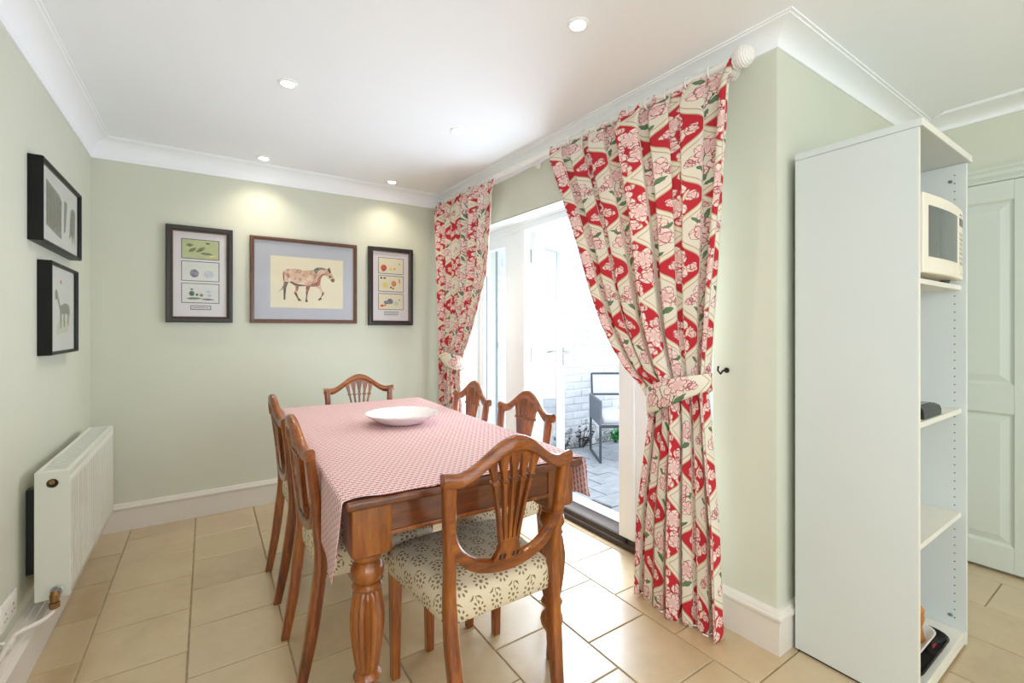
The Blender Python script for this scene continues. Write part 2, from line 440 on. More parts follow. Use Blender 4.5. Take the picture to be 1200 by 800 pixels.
def lathe(bm, prof, n=24, c=(0, 0, 0), axis='z', rad=None, cap=True):
    """prof: list of (z, r); rad(theta, z, r) may modulate"""
    rings = []
    for z, r in prof:
        ring = []
        for k in range(n):
            th = 2 * PI * k / n
            rr = rad(th, z, r) if rad else r
            p = (rr * math.cos(th), rr * math.sin(th), z)
            if axis == 'y': p = (p[0], p[2], p[1])
            if axis == 'x': p = (p[2], p[0], p[1])
            ring.append(bm.verts.new((c[0] + p[0], c[1] + p[1], c[2] + p[2])))
        rings.append(ring)
    for a, b in zip(rings, rings[1:]):
        for k in range(n): bm.faces.new((a[k], a[(k + 1) % n], b[(k + 1) % n], b[k]))
    if cap: bm.faces.new(rings[0][::-1]); bm.faces.new(rings[-1])
    return bm
def tube(bm, pts, r, n=10, cap=True, closed=False):
    pts = [Vector(p) for p in pts]; rings = []
    up = None
    N = len(pts)
    for i, p in enumerate(pts):
        if closed: d = (pts[(i + 1) % N] - pts[i - 1]).normalized()
        else: d = (pts[min(i + 1, N - 1)] - pts[max(i - 1, 0)]).normalized()
        if up is None:
            up = Vector((0, 0, 1)) if abs(d.z) < 0.9 else Vector((1, 0, 0))
        s = d.cross(up).normalized(); up = s.cross(d).normalized()
        rr = r[i] if isinstance(r, (list, tuple)) else r
        rings.append([bm.verts.new(p + s * (rr * math.cos(2 * PI * k / n)) + up * (rr * math.sin(2 * PI * k / n))) for k in range(n)])
    for i in range(N if closed else N - 1):
        a, b = rings[i], rings[(i + 1) % N]
        for k in range(n): bm.faces.new((a[k], a[(k + 1) % n], b[(k + 1) % n], b[k]))
    if cap and not closed: bm.faces.new(rings[0][::-1]); bm.faces.new(rings[-1])
    return bm
def loft(bm, rings, cap=True):
    """closed rings of equal point count"""
    R = [[bm.verts.new(p) for p in ring] for ring in rings]; n = len(R[0])
    for a, b in zip(R, R[1:]):
        for k in range(n): bm.faces.new((a[k], a[(k + 1) % n], b[(k + 1) % n], b[k]))
    if cap: bm.faces.new(R[0][::-1]); bm.faces.new(R[-1])
    return R
def spline(tab, n):
    """smooth Catmull-Rom samples through points"""
    P = [Vector(p) for p in tab]; out = []
    P = [P[0] * 2 - P[1]] + P + [P[-1] * 2 - P[-2]]
    segs = len(P) - 3
    for k in range(n):
        t = k / (n - 1) * segs; i = min(int(t), segs - 1); f = t - i
        a, b, c, d = P[i:i + 4]
        out.append(0.5 * ((2 * b) + (c - a) * f + (2 * a - 5 * b + 4 * c - d) * f * f + (3 * b - a - 3 * c + d) * f ** 3))
    return out
def interp(tab, z):
    """tab sorted by descending key; smooth-step linear"""
    if z >= tab[0][0]: return tab[0][1]
    for (a, va), (b, vb) in zip(tab, tab[1:]):
        if z >= b:
            f = (a - z) / (a - b); return va + (vb - va) * f
    return tab[-1][1]
def bevel_mod(o, w=0.003, seg=2, ang=35):
    m = o.modifiers.new('bevel', 'BEVEL'); m.width = w; m.segments = seg; m.limit_method = 'ANGLE'; m.angle_limit = math.radians(ang)
    m.harden_normals = False
    return o
def copy_tree(o, parent=None):
    c = o.copy(); C.objects.link(c); c.parent = parent
    for ch in list(o.children): copy_tree(ch, c)
    return c
def struct(name, bm, mat, parent=None, label=None, smooth=False):
    o = obj(name, bm, mat, parent, smooth)
    if parent is None: o['kind'] = 'structure'
    if label: o['label'] = label
    return o

# ================================================================== SETTING
# floor with separate square tiles laid in staggered rows
HOUSE = [(XL - 0.15, Y0 - 0.15), (X2 + 0.15, Y0 - 0.15), (X2 + 0.15, YR + 0.26), (2.13, YR + 0.26), (2.13, YB + 0.2), (XL - 0.15, YB + 0.2)]
bm = NB(); prism(bm, HOUSE, lambda a, b, t: (a, b, t), -0.12, -0.004)
floor = struct('floor', bm, M['grout'], label='buff stone tiled floor of the dining room')
TP = 0.3305; TX0 = -0.06
tile_cache = {}
def tile(x0, x1, y0, y1):
    g = 0.003
    w, d = round(x1 - x0 - 2 * g, 3), round(y1 - y0 - 2 * g, 3)
    if w < 0.012 or d < 0.012: return
    key = (w, d)
    if key not in tile_cache:
        b = NB(); box(b, -w / 2, w / 2, -d / 2, d / 2, -0.006, 0.0)
        tp = [e for e in b.edges if all(v.co.z > -0.001 for v in e.verts)]
        bmesh.ops.bevel(b, geom=tp, offset=0.0022, segments=1, affect='EDGES')
        me = bpy.data.meshes.new('tile'); b.to_mesh(me); b.free(); me.materials.append(M['tile']); tile_cache[key] = me
    o = bpy.data.objects.new('tile', tile_cache[key]); C.objects.link(o); o.parent = floor
    o.location = ((x0 + x1) / 2, (y0 + y1) / 2, random.uniform(-0.0007, 0.0007))
def region_tiles(xa, xb, ya, yb, kmin, kmax):
    for k in range(kmin, kmax):
        x0 = max(TX0 + k * TP, xa); x1 = min(TX0 + (k + 1) * TP, xb)
        if x1 - x0 < 0.015: continue
        ph = 0.185 if k % 2 else 0.012
        n = math.floor((ya - ph) / TP)
        y = ph + n * TP
        while y < yb:
            a, b_ = max(y, ya), min(y + TP, yb)
            if b_ - a > 0.015: tile(x0, x1, a, b_)
            y += TP
XK = TX0 + 6 * TP
region_tiles(XL, XK, -0.9, YB, -2, 6)
region_tiles(XK, 1.96, U0, U1, 6, 7)
region_tiles(XK, X2, -0.9, 0.90, 6, 12)
bm = NB(); box(bm, XL, X2, Y0, -0.903, -0.004, -0.001)
obj('tile_field', bm, M['tile'], floor)['kind'] = 'stuff'

# ceiling
bm = NB(); prism(bm, HOUSE, lambda a, b, t: (a, b, t), ZC, ZC + 0.2)
struct('ceiling', bm, M['ceiling'], label='white painted ceiling with recessed downlights')
# walls
bm = NB()
for ya_, yb_, za_, zb_ in ((Y0 - 0.15, -2.05, -0.1, ZC), (-0.45, YB + 0.2, -0.1, ZC), (-2.05, -0.45, -0.1, 0.80), (-2.05, -0.45, 2.10, ZC)): box(bm, XL - 0.15, XL, ya_, yb_, za_, zb_)  # out-of-view opening left for the added side window
struct('wall_left', bm, M['wall'], label='pale sage wall with radiator and two black frames')
bm = NB(); box(bm, XL, 2.15, YB, YB + 0.2, -0.1, ZC)
struct('wall_back', bm, M['wall'], label='pale sage end wall with three framed pictures')
bm = NB()
idt = lambda a, b, t: (a, b, t)
prism(bm, [(XW(0.89), 0.89), (2.15, 0.89), (2.15, U0), (XW(U0), U0)], idt, -0.1, ZC)
prism(bm, [(XW(U1), U1), (2.15, U1), (2.15, YB), (XW(YB), YB)], idt, -0.1, ZC)
ZS0, ZS1 = 2.033, 2.085
A = [bm.verts.new(p) for p in ((XW(U0), U0, ZS0), (2.15, U0, ZS1), (2.15, U0, ZC), (XW(U0), U0, ZC))]
B = [bm.verts.new(p) for p in ((XW(U1), U1, ZS0), (2.15, U1, ZS1), (2.15, U1, ZC), (XW(U1), U1, ZC))]
bm.faces.new(A); bm.faces.new(B[::-1])
for i in range(4): bm.faces.new((A[i], B[i], B[(i + 1) % 4], A[(i + 1) % 4]))
struct('wall_right', bm, M['wall'], label='pale sage wall with the curtained patio doors')
bm = NB()
prism(bm, [(XW(U1), U1 - 0.004), (XF + 0.01, U1 - 0.004), (XF + 0.01, U1), (XW(U1), U1)], idt, 0, ZS0)
prism(bm, [(XW(U0), U0), (XF + 0.01, U0), (XF + 0.01, U0 + 0.004), (XW(U0), U0 + 0.004)], idt, 0, ZS0)
A = [bm.verts.new(p) for p in ((XW(U0) + 0.002, U0 + 0.004, ZS0 - 0.004), (2.0, U0 + 0.004, ZS0 + 0.022), (2.0, U1 - 0.004, ZS0 + 0.022), (XW(U1) + 0.002, U1 - 0.004, ZS0 - 0.004))]
bm.faces.new(A)
struct('trim_1', bm, M['reveal'], label='white painted reveal lining the patio door opening')
bm = NB(); box(bm, 2.15, X2 + 0.15, YR, YR + 0.26, -0.1, ZC)
struct('wall_return', bm, M['wall'], label='pale sage return wall behind the tall shelf unit')
bm = NB(); box(bm, X2, X2 + 0.15, Y0 - 0.15, YR, -0.1, ZC)
struct('wall_far_right', bm, M['wall'], label='pale sage wall holding the panelled cupboard door')
bm = NB()
WX0, WX1, WZ0, WZ1 = -0.55, 2.55, 0.75, 2.2
box(bm, XL, WX0, Y0 - 0.15, Y0, -0.1, ZC); box(bm, WX1, X2, Y0 - 0.15, Y0, -0.1, ZC)
box(bm, WX0, WX1, Y0 - 0.15, Y0, -0.1, WZ0); box(bm, WX0, WX1, Y0 - 0.15, Y0, WZ1, ZC)
struct('wall_rear', bm, M['wall'])
bm = NB()
for x in (WX0, (WX0 + WX1) / 2 - 0.03, WX1 - 0.06): box(bm, x, x + 0.06, Y0 - 0.11, Y0 - 0.05, WZ0, WZ1)
for z in (WZ0, WZ1 - 0.06): box(bm, WX0, WX1, Y0 - 0.11, Y0 - 0.05, z, z + 0.06)
w2 = struct('added_rear_window', bm, M['upvc'])  # unseen window, added behind the camera to bring in fill light
bm = NB(); box(bm, WX0, WX1, Y0 - 0.083, Y0 - 0.079, WZ0, WZ1); obj('pane', bm, M['glass'], w2)

bm = NB()
for y in (-2.05, -1.28, -0.51): box(bm, XL - 0.11, XL - 0.05, y, y + 0.06, 0.80, 2.10)
for z in (0.80, 2.04): box(bm, XL - 0.11, XL - 0.05, -2.05, -0.45, z, z + 0.06)
w3 = struct('added_side_window', bm, M['upvc'])  # unseen window, made up to surround the side fill lamp
bm = NB(); box(bm, XL - 0.083, XL - 0.079, -2.05, -0.45, 0.80, 2.10); obj('pane', bm, M['glass'], w3)

# mouldings swept along a wall run with mitred ends
def run(name, p0, p1, z0, z1, prof, mat, d0, d1, label=None):
    """prof: list of (out, up) with up measured from the z line; d0/d1: end directions (mitre) as 2D vectors added per unit of out"""
    bm = NB()
    A = [bm.verts.new((p0[0] + d0[0] * o_, p0[1] + d0[1] * o_, z0 + u_)) for o_, u_ in prof]
    B = [bm.verts.new((p1[0] + d1[0] * o_, p1[1] + d1[1] * o_, z1 + u_)) for o_, u_ in prof]
    n = len(prof)
    bm.faces.new(A); bm.faces.new(B[::-1])
    for i in range(n): bm.faces.new((A[i], B[i], B[(i + 1) % n], A[(i + 1) % n]))
    return struct(name, bm, mat, label=label, smooth=40)
def cove(h, w):
    pr = [(0.0, 0.0), (0.008, 0.0), (0.008, 0.010)]
    for k in range(7):
        t = k / 6 * PI / 2
        pr.append((0.010 + (w - 0.022) * (1 - math.cos(t)), 0.014 + (h - 0.024) * math.sin(t)))
    pr += [(w - 0.010, h - 0.006), (w, h - 0.006), (w, h), (0.0, h)]
    return pr
def cornice(name, p0, p1, z0, z1, w, d0, d1, label):
    bm = NB()
    def ring(p, z, d):
        return [bm.verts.new((p[0] + d[0] * o_, p[1] + d[1] * o_, z + u_)) for o_, u_ in cove(ZC - z, w)]
    A, B = ring(p0, z0, d0), ring(p1, z1, d1); n = len(A)
    bm.faces.new(A); bm.faces.new(B[::-1])
    for i in range(n): bm.faces.new((A[i], B[i], B[(i + 1) % n], A[(i + 1) % n]))
    struct(name, bm, M['cornice'], label=label, smooth=40)
cornice('trim_2', (XL, Y0), (XL, YB), 2.285, 2.282, 0.10, (1, 0), (1, -1), 'white ceiling coving along the radiator wall')
cornice('trim_3', (XL, YB), (XW(YB), YB), 2.282, 2.300, 0.10, (1, -1), (-1, -1), 'white ceiling coving along the picture wall')
cornice('trim_4', (XW(YB), YB), (XW(0.89), YR), 2.300, 2.334, 0.10, (-1, -1), (-1, -1), 'white ceiling coving above the curtains')
cornice('trim_5', (XW(0.89), YR), (X2, YR), 2.334, 2.345, 0.10, (-1, -1), (-1, -1), 'white ceiling coving above the shelf unit')
cornice('trim_6', (X2, YR), (X2, Y0), 2.345, 2.365, 0.16, (-1, -1), (-1, 0), 'white ceiling coving above the panelled door')
SK = [(0, 0), (0.020, 0), (0.020, 0.128), (0.026, 0.131), (0.029, 0.138), (0.027, 0.146), (0.020, 0.150), (0.019, 0.156), (0.013, 0.164), (0, 0.167)]
SKL = [(0, 0), (0.052, 0), (0.052, 0.126), (0.058, 0.130), (0.058, 0.140), (0.042, 0.146), (0.040, 0.154), (0.024, 0.160), (0.022, 0.168), (0, 0.170)]
run('baseboard_left', (XL, Y0), (XL, YB), 0, 0, SKL, M['skirting'], (1, 0), (1, 0), 'deep stepped skirting board below the radiator')
run('baseboard_back', (XL + 0.05, YB), (XW(YB), YB), 0, 0, SK, M['skirting'], (0, -1), (-1, -1), 'moulded skirting board along the picture wall')
run('baseboard_right', (XW(U1), U1), (XW(YB), YB), 0, 0, SK, M['skirting'], (-1, 0), (-1, -1))
run('baseboard_pier', (XW(0.89), YR), (XW(U0), U0), 0, 0, SK, M['skirting'], (-1, -1), (-1, 0), 'moulded skirting board beside the floor length curtain')
run('baseboard_return', (XW(0.89), YR), (X2, YR), 0, 0, SK, M['skirting'], (-1, -1), (0, -1), 'moulded skirting board behind the shelf unit')

# ------------------------------------------------------------------ patio doors
door_2 = thing('door_2', 'white glazed patio doors with one leaf open to the yard', None, (XF, (U0 + U1) / 2, 0)); door_2['kind'] = 'structure'
OA, OB = 1.84, 2.78                     # clear opening
XO = XF + 0.07
def wobj(name, bm, mat, parent, smooth=False): return obj(name, bm, mat, parent, smooth, world=True)
ZF0, ZF1 = 0.06, 1.99
for n_, y0, y1 in (('jamb', U0 + 0.004, U0 + 0.05), ('jamb', U1 - 0.05, U1 - 0.004)):
    bm = NB(); box(bm, XF, XO, y0, y1, ZF0, ZF1, 0.004); wobj(n_, bm, M['upvc'], door_2)
for y0, y1, ys in ((OB, OB + 0.115, 1), (OA - 0.115, OA, -1)):
    bm = NB(); box(bm, XF - 0.004, XO, y0, y1, ZF0, ZF1, 0.004); wobj('mullion', bm, M['upvc'], door_2)
bm = NB(); box(bm, XF, XO, U0 + 0.004, U1 - 0.004, ZF1, 2.075, 0.004); wobj('head', bm, M['upvc'], door_2)
bm = NB(); box(bm, XF - 0.018, XF + 0.001, 1.95, OB + 0.12, 2.040, 2.060, 0.002); v_ = wobj('trickle_vent', bm, M['upvc'], door_2); v_['label'] = 'slim white vent with dark slot'
bm = NB(); box(bm, XF - 0.0195, XF - 0.017, 1.97, OB + 0.10, 2.052, 2.0585); obj('vent_slot', bm, M['rubber'], v_, world=True)
# sidelights
for y0, y1, sa, sb in ((OB + 0.115, U1 - 0.05, 0.165, 0.035), (U0 + 0.05, OA - 0.115, 0.035, 0.10)):
    s_ = NB()
    box(s_, XF + 0.008, XO - 0.004, y0, y0 + sa, ZF0, ZF1, 0.004); box(s_, XF + 0.008, XO - 0.004, y1 - sb, y1, ZF0, ZF1, 0.004)
    box(s_, XF + 0.008, XO - 0.004, y0 + sa, y1 - sb, ZF1 - 0.085, ZF1, 0.004); box(s_, XF + 0.008, XO - 0.004, y0 + sa, y1 - sb, ZF0, ZF0 + 0.16, 0.004)
    sl = wobj('sidelight_sash', s_, M['upvc'], door_2)
    bm = NB(); box(bm, XF + 0.033, XF + 0.038, y0 + sa, y1 - sb, ZF0 + 0.16, ZF1 - 0.085); obj('pane', bm, M['glass'], sl, world=True)
    bm = NB()
    for a, b_ in ((y0 + sa, y0 + sa + 0.006), (y1 - sb - 0.006, y1 - sb)): box(bm, XF + 0.026, XF + 0.032, a, b_, ZF0 + 0.16, ZF1 - 0.085)
    obj('glazing_seal', bm, M['pipe_grey'], sl, world=True)
# threshold
bm = NB()
prism(bm, [(XF - 0.012, 0), (XF - 0.012, 0.026), (XF + 0.004, 0.030), (XF + 0.006, 0.055), (XF + 0.016, 0.060), (XF + 0.05, 0.060), (XF + 0.055, 0.050), (2.13, 0.046), (2.13, -0.04), (XF + 0.02, -0.004)],
      lambda a, b, t: (a, t, b), U0 + 0.005, U1 - 0.005)
th_ = wobj('threshold', bm, M['sill'], door_2); th_['label'] = 'dark bronze door threshold'
bm = NB(); box(bm, XF - 0.008, XF + 0.003, OA - 0.06, OA - 0.045, 0.03, 0.058); obj('drain_slot', bm, M['rubber'], th_, world=True)
bm = NB(); box(bm, 2.132, 2.30, U0, U1, -0.12, 0.018, 0.006)
struct('trim_7', bm, M['reveal'], label='pale stone doorstep outside the patio threshold')

def door_leaf(hy, sign, ang, handle):
    """leaf hinged at (XO-0.02, hy); closed it runs in direction -sign along y; opened outward by ang"""
    lw, lt = 0.468, 0.052
    hx = XO - 0.012
    d = Vector((math.sin(ang), -sign * math.cos(ang), 0)); nrm = Vector((d.y, -d.x, 0)) * sign
    def P(a, b, t): return tuple(Vector((hx, hy, 0)) + d * a + nrm * t + Vector((0, 0, b)))
    def bar(bm, a0, a1, b0, b1, t0, t1):
        vs = [bm.verts.new(P(a, b, t)) for a in (a0, a1) for b in (b0, b1) for t in (t0, t1)]
        fs = [bm.faces.new([vs[i] for i in f]) for f in ((0, 1, 3, 2), (4, 6, 7, 5), (0, 4, 5, 1), (2, 3, 7, 6), (0, 2, 6, 4), (1, 5, 7, 3))]
        bmesh.ops.recalc_face_normals(bm, faces=fs)
        bmesh.ops.bevel(bm, geom=list({e for f in fs for e in f.edges}), offset=0.004, segments=1, affect='EDGES')
    z0, z1 = 0.068, 1.982
    bm = NB(); sw = 0.098
    bar(bm, 0, sw, z0, z1, 0, lt); bar(bm, lw - sw * 0.55, lw, z0, z1, 0, lt)
    bar(bm, sw, lw - sw * 0.55, z1 - 0.10, z1, 0, lt); bar(bm, sw, lw - sw * 0.55, z0, z0 + 0.20, 0, lt)
    lf = wobj('door_leaf', bm, M['upvc'], door_2)
    bm = NB()
    e = 0.012
    for a0, a1, b0, b1 in ((sw - e, sw + 0.004, z0 + 0.19, z1 - 0.09), (lw - sw * 0.55 - 0.004, lw - sw * 0.55 + e, z0 + 0.19, z1 - 0.09), (sw, lw - sw * 0.55, z1 - 0.104, z1 - 0.09), (sw, lw - sw * 0.55, z0 + 0.19, z0 + 0.204)):
        bar(bm, a0, a1, b0, b1, -0.004, 0.004)
    obj('glazing_bead', bm, M['pipe_grey'] if handle else M['upvc'], lf, world=True)
    bm = NB()
    vs = [bm.verts.new(P(a, b, t)) for a in (sw, lw - sw * 0.55) for b in (z0 + 0.20, z1 - 0.10) for t in (lt / 2 - 0.003, lt / 2 + 0.003)]
    for f in ((0, 1, 3, 2), (4, 6, 7, 5), (0, 4, 5, 1), (2, 3, 7, 6), (0, 2, 6, 4), (1, 5, 7, 3)): bm.faces.new([vs[i] for i in f])
    obj('pane', bm, M['glass'], lf, world=True)
    for z in (0.30, 1.05, 1.80):
        bm = NB(); bar(bm, -0.006, 0.012, z - 0.05, z + 0.05, -0.012, 0.006); obj('hinge', bm, M['steel'], lf, world=True)
    if handle:
        for t, s2 in ((-0.002, -1), (lt + 0.002, 1)):
            bm = NB(); bar(bm, lw - 0.040, lw - 0.014, 0.94, 1.10, t - 0.004, t + 0.004); obj('handle_plate', bm, M['steel'], lf, world=True)
            bm = NB(); tube(bm, [P(lw - 0.027, 1.06, t), P(lw - 0.027, 1.06, t + s2 * 0.045), P(lw - 0.045, 1.06, t + s2 * 0.05), P(lw - 0.135, 1.055, t + s2 * 0.05)], 0.008, 8)
            obj('lever_handle', bm, M['steel'], lf, smooth=50, world=True)
        bm = NB(); tube(bm, [P(lw - 0.027, 0.975, -0.004), P(lw - 0.027, 0.975, -0.03), P(lw - 0.027, 0.93, -0.035)], 0.004, 6); obj('key', bm, M['steel'], lf, world=True)
    return lf
door_leaf(OB, 1, math.radians(113), True)
door_leaf(OA, -1, math.radians(96), False)

# ------------------------------------------------------------------ panelled cupboard door on the far right wall
d1 = thing('door_1', 'pale green panelled double cupboard door beside the shelf unit', None, (X2, 0.38, 0)); d1['kind'] = 'structure'
def panel_leaf(y0, y1):
    bm = NB(); xa, xb = X2 - 0.026, X2 - 0.002
    zs = [0.012, 0.139, 0.8175, 0.962, 1.907, 2.004]
    box(bm, xa, xb, y0, y0 + 0.11, zs[0], zs[5], 0.002); box(bm, xa, xb, y1 - 0.11, y1, zs[0], zs[5], 0.002)
    for k in (0, 2, 4): box(bm, xa, xb, y0 + 0.11, y1 - 0.11, zs[k], zs[k + 1], 0.001)
    lf = wobj('door_leaf', bm, M['doorpaint'], d1)
    for za, zb in ((zs[1], zs[2]), (zs[3], zs[4])):
        bm = NB()
        ya, yb = y0 + 0.11, y1 - 0.11
        rings = []
        for ins, x in ((0, xa + 0.001), (0.010, xa + 0.011), (0.016, xa + 0.013), (0.046, xa + 0.006), (0.050, xa + 0.005)):
            rings.append([(x, ya + ins, za + ins), (x, yb - ins, za + ins), (x, yb - ins, zb - ins), (x, ya + ins, zb - ins)])
        loft(bm, rings, cap=False)
        bm.faces.new([bm.verts.new(p) for p in rings[-1]])
        bmesh.ops.remove_doubles(bm, verts=bm.verts, dist=1e-5)
        obj('door_panel', bm, M['doorpaint'], lf, world=True)
panel_leaf(0.383, 0.862); panel_leaf(-0.10, 0.377)
AR = [(0, 0), (0.022, 0), (0.024, 0.010), (0.018, 0.020), (0.030, 0.032), (0.034, 0.050), (0.046, 0.060), (0.046, 0.072), (0, 0.072)]
bm = NB(); prism(bm, AR, lambda a, b, t: (X2 - a, t, 2.008 + b), -0.20, 0.888); wobj('architrave', bm, M['doorpaint'], d1)
bm = NB(); box(bm, X2 - 0.0015, X2, -0.11, 0.87, 0.001, 2.008); wobj('door_recess', bm, M['ink'], d1)

# ================================================================== OUTSIDE
bm = NB(); box(bm, 2.15, 7.2, 3.80, 4.0, -0.15, 3.0)
bw = struct('wall_courtyard', bm, M['mortar'], label='white painted brick wall of the yard outside')
BP, BZ = 0.236, 0.081
brick_me = []
for k in range(4):
    b = NB(); box(b, -0.1125, 0.1125, -0.012, 0.012, -0.0345, 0.0345, 0.006)
    for v in b.verts: v.co += Vector((random.uniform(-.004, .004), random.uniform(-.003, .003) if v.co.y < 0 else 0, random.uniform(-.003, .003)))
    me = bpy.data.meshes.new('brick'); b.to_mesh(me); b.free(); me.materials.append(M['brick']); brick_me.append(me)
for r in range(33):
    for c in range(9):
        x = 2.30 + c * BP + (BP / 2 if r % 2 else 0)
        o = bpy.data.objects.new('brick', random.choice(brick_me)); C.objects.link(o); o.parent = bw
        o.location = (x + random.uniform(-.004, .004), 3.8055 + random.uniform(-.003, .003), -0.035 + r * BZ + random.uniform(-.003, .003))
        o.rotation_euler = (0, random.uniform(-.012, .012), 0)
bm = NB(); box(bm, 2.15, 7.2, 0.6, 3.80, -0.20, -0.062)
yard = struct('floor_courtyard', bm, M['slabjoint'], label='grey block paved yard outside the patio doors')
slab_me = []
for k in range(4):
    b = NB(); box(b, -0.142, 0.142, -0.096, 0.096, -0.02, 0.006, 0.004)
    for v in b.verts: v.co += Vector((random.uniform(-.006, .006), random.uniform(-.006, .006), random.uniform(-.002, .002)))
    me = bpy.data.meshes.new('paving_slab'); b.to_mesh(me); b.free(); me.materials.append(M['slab']); slab_me.append(me)
for r in range(14):
    for c in range(9):
        x = 2.46 + c * 0.292 + (0.146 if r % 2 else 0); y = 1.05 + r * 0.2
        if x > 5.0 or y > 3.70: continue
        o = bpy.data.objects.new('paving_slab', random.choice(slab_me)); C.objects.link(o); o.parent = yard
        o.location = (x, y, -0.062 + random.uniform(-.002, .002)); o.rotation_euler = (0, 0, random.uniform(-.02, .02))
# downpipe
dp = thing('drainpipe', 'dark grey plastic drainpipe on the white brick wall', 'drainpipe', (2.30, 3.735, -0.05))
bm = NB(); tube(bm, [(0, 0, 0), (0, 0, 2.95)], 0.034, 14); obj('pipe', bm, M['pipe_grey'], dp, smooth=50)
for z in (1.12, 2.3, 0.3):
    bm = NB(); tube(bm, [(0, 0, z), (0, 0, z + 0.05)], 0.041, 14); box(bm, -0.05, 0.05, 0.025, 0.045, z, z + 0.05); obj('pipe_clip', bm, M['pipe_grey'], dp, smooth=50)
# yard chair: sled sides with sling panels
yc = thing('garden_chair', 'charcoal metal garden armchair with grey sling sides in yard', 'chair', (3.355, 3.36, -0.056), math.radians(-33))
# local: x to the chair's right as seen from the door, y away from the door
Wc, Dc = 0.56, 0.50
for sx in (0, 1):
    x0 = -0.06 + sx * Wc
    bm = NB(); t_ = 0.022
    for a, b_ in (((x0, -0.25), (0, 0)), ((x0, 0.25), (0, 0))):
        box(bm, x0 - t_ / 2, x0 + t_ / 2, a[1] - t_ / 2, a[1] + t_ / 2, 0.0, 0.60, 0.003)
    box(bm, x0 - t_ / 2, x0 + t_ / 2, -0.25, 0.25, 0.0, t_, 0.003); box(bm, x0 - t_ / 2, x0 + t_ / 2, -0.25, 0.25, 0.585, 0.607, 0.003)
    sf = obj('side_frame', bm, M['outmetal'], yc)
    bm = NB(); box(bm, x0 - 0.014, x0 + 0.014, -0.262, 0.262, 0.36, 0.61, 0.006); obj('sling_panel', bm, M['outmesh'], sf)
bm = NB()
for y in (-0.24, 0.24): box(bm, -0.06, -0.06 + Wc, y - 0.011, y + 0.011, 0.34, 0.37, 0.003)
obj('seat_rail', bm, M['outmetal'], yc)
bm = NB(); box(bm, -0.045, -0.075 + Wc, -0.23, 0.22, 0.37, 0.45, 0.03, 3); obj('seat_cushion', bm, M['outcushion'], yc, smooth=60)
bm = NB()
for x in (-0.045, -0.075 + Wc): tube(bm, [(x, 0.23, 0.36), (x, 0.25, 0.6), (x, 0.29, 0.82)], 0.011, 8)
for z, y in ((0.82, 0.29), (0.60, 0.25)): tube(bm, [(-0.045, y, z), (-0.075 + Wc, y, z)], 0.011, 8)
bf = obj('back_frame', bm, M['outmetal'], yc, smooth=50)
bm = NB()
vs = [bm.verts.new(p) for p in ((-0.035, 0.252, 0.60), (-0.085 + Wc, 0.252, 0.60), (-0.085 + Wc, 0.288, 0.81), (-0.035, 0.288, 0.81))]; bm.faces.new(vs)
o = obj('back_sling', bm, M['outcushion'], bf); so = o.modifiers.new('thick', 'SOLIDIFY'); so.thickness = 0.006
# weeds at the foot of the yard wall
def plant(name, label, loc, n, h, mat, leafy, grp=None):
    t = thing(name, label, 'plant', loc, 0, grp)
    bm = NB(); lb = NB()
    for k in range(n):
        a = random.uniform(0, 2 * PI); r = random.uniform(0.02, 0.10)
        top = Vector((math.cos(a) * r * 1.8, math.sin(a) * r * 0.6 - 0.02, h * random.uniform(0.5, 1.0)))
        base = Vector((math.cos(a) * r * 0.5, math.sin(a) * r * 0.2, 0))
        mid = (base + top) / 2 + Vector((random.uniform(-.02, .02), random.uniform(-.02, .0), 0.02))
        tube(bm, [base, mid, top], [0.004, 0.003, 0.002], 5)
        for q in range(leafy):
            c = base.lerp(top, random.uniform(0.35, 1.0)); d = Vector((random.uniform(-1, 1), random.uniform(-1, .2), random.uniform(-.3, .7))).normalized()
            s = d.cross(Vector((random.uniform(-1, 1), 0.3, random.uniform(-1, 1)))).normalized()
            L, w = random.uniform(0.03, 0.055), random.uniform(0.010, 0.02)
            nn = d.cross(s) * 0.006
            ps = [c, c + d * L * .5 + s * w + nn, c + d * L, c + d * L * .5 - s * w + nn]
            vv = [lb.verts.new(p) for p in ps]; lb.faces.new((vv[0], vv[1], vv[2])); lb.faces.new((vv[0], vv[2], vv[3]))
    obj('stem', bm, M['weed'], t)
    f_ = obj('foliage', lb, mat, t, normals=False)
    if leafy > 6: f_['kind'] = 'stuff'
    return t
plant('leafy_plant', 'bright green leafy plant low behind the garden chair', (3.92, 3.68, -0.056), 16, 0.20, M['leaf'], 9)
plant('wild_weed', 'dry dark weed at the wall foot left of garden chair', (3.42, 3.74, -0.056), 14, 0.22, M['weed'], 4)
plant('wild_weed', 'small dry weed at the wall foot nearest the open door leaf', (3.16, 3.74, -0.056), 9, 0.14, M['weed'], 4)

# ================================================================== DINING TABLE
TC = (0.772, 2.150); TR = math.radians(-2.0); TW, TL, TH = 0.845, 1.745, 0.765
table = thing('dining_table', 'farmhouse dining table with turned and fluted orange wood legs', 'table', (TC[0], TC[1], 0), TR)
bm = NB(); box(bm, -TW / 2, TW / 2, -TL / 2, TL / 2, TH - 0.026, TH, 0.008, 3)
obj('table_top', bm, M['table_y'], table, smooth=40)
LX, LY = TW / 2 - 0.022 - 0.056, TL / 2 - 0.030 - 0.056
def fl(th, z, r):
    if 0.245 < z < 0.466: return r * (1.0 + 0.15 * (abs(math.cos(7 * th)) - 0.62))
    return r
prof = [(0, .020), (.010, .022), (.05, .019), (.10, .022), (.115, .030), (.132, .040), (.150, .0435), (.166, .040), (.180, .030), (.190, .027), (.200, .031), (.208, .038), (.217, .041), (.226, .037), (.232, .031), (.239, .033)]
prof += [(.246 + k * .0218, .0335 + .0155 * math.sin(min(1, (k / 7.5)) * PI / 2) - max(0, k - 7) * 0.003) for k in range(11)]
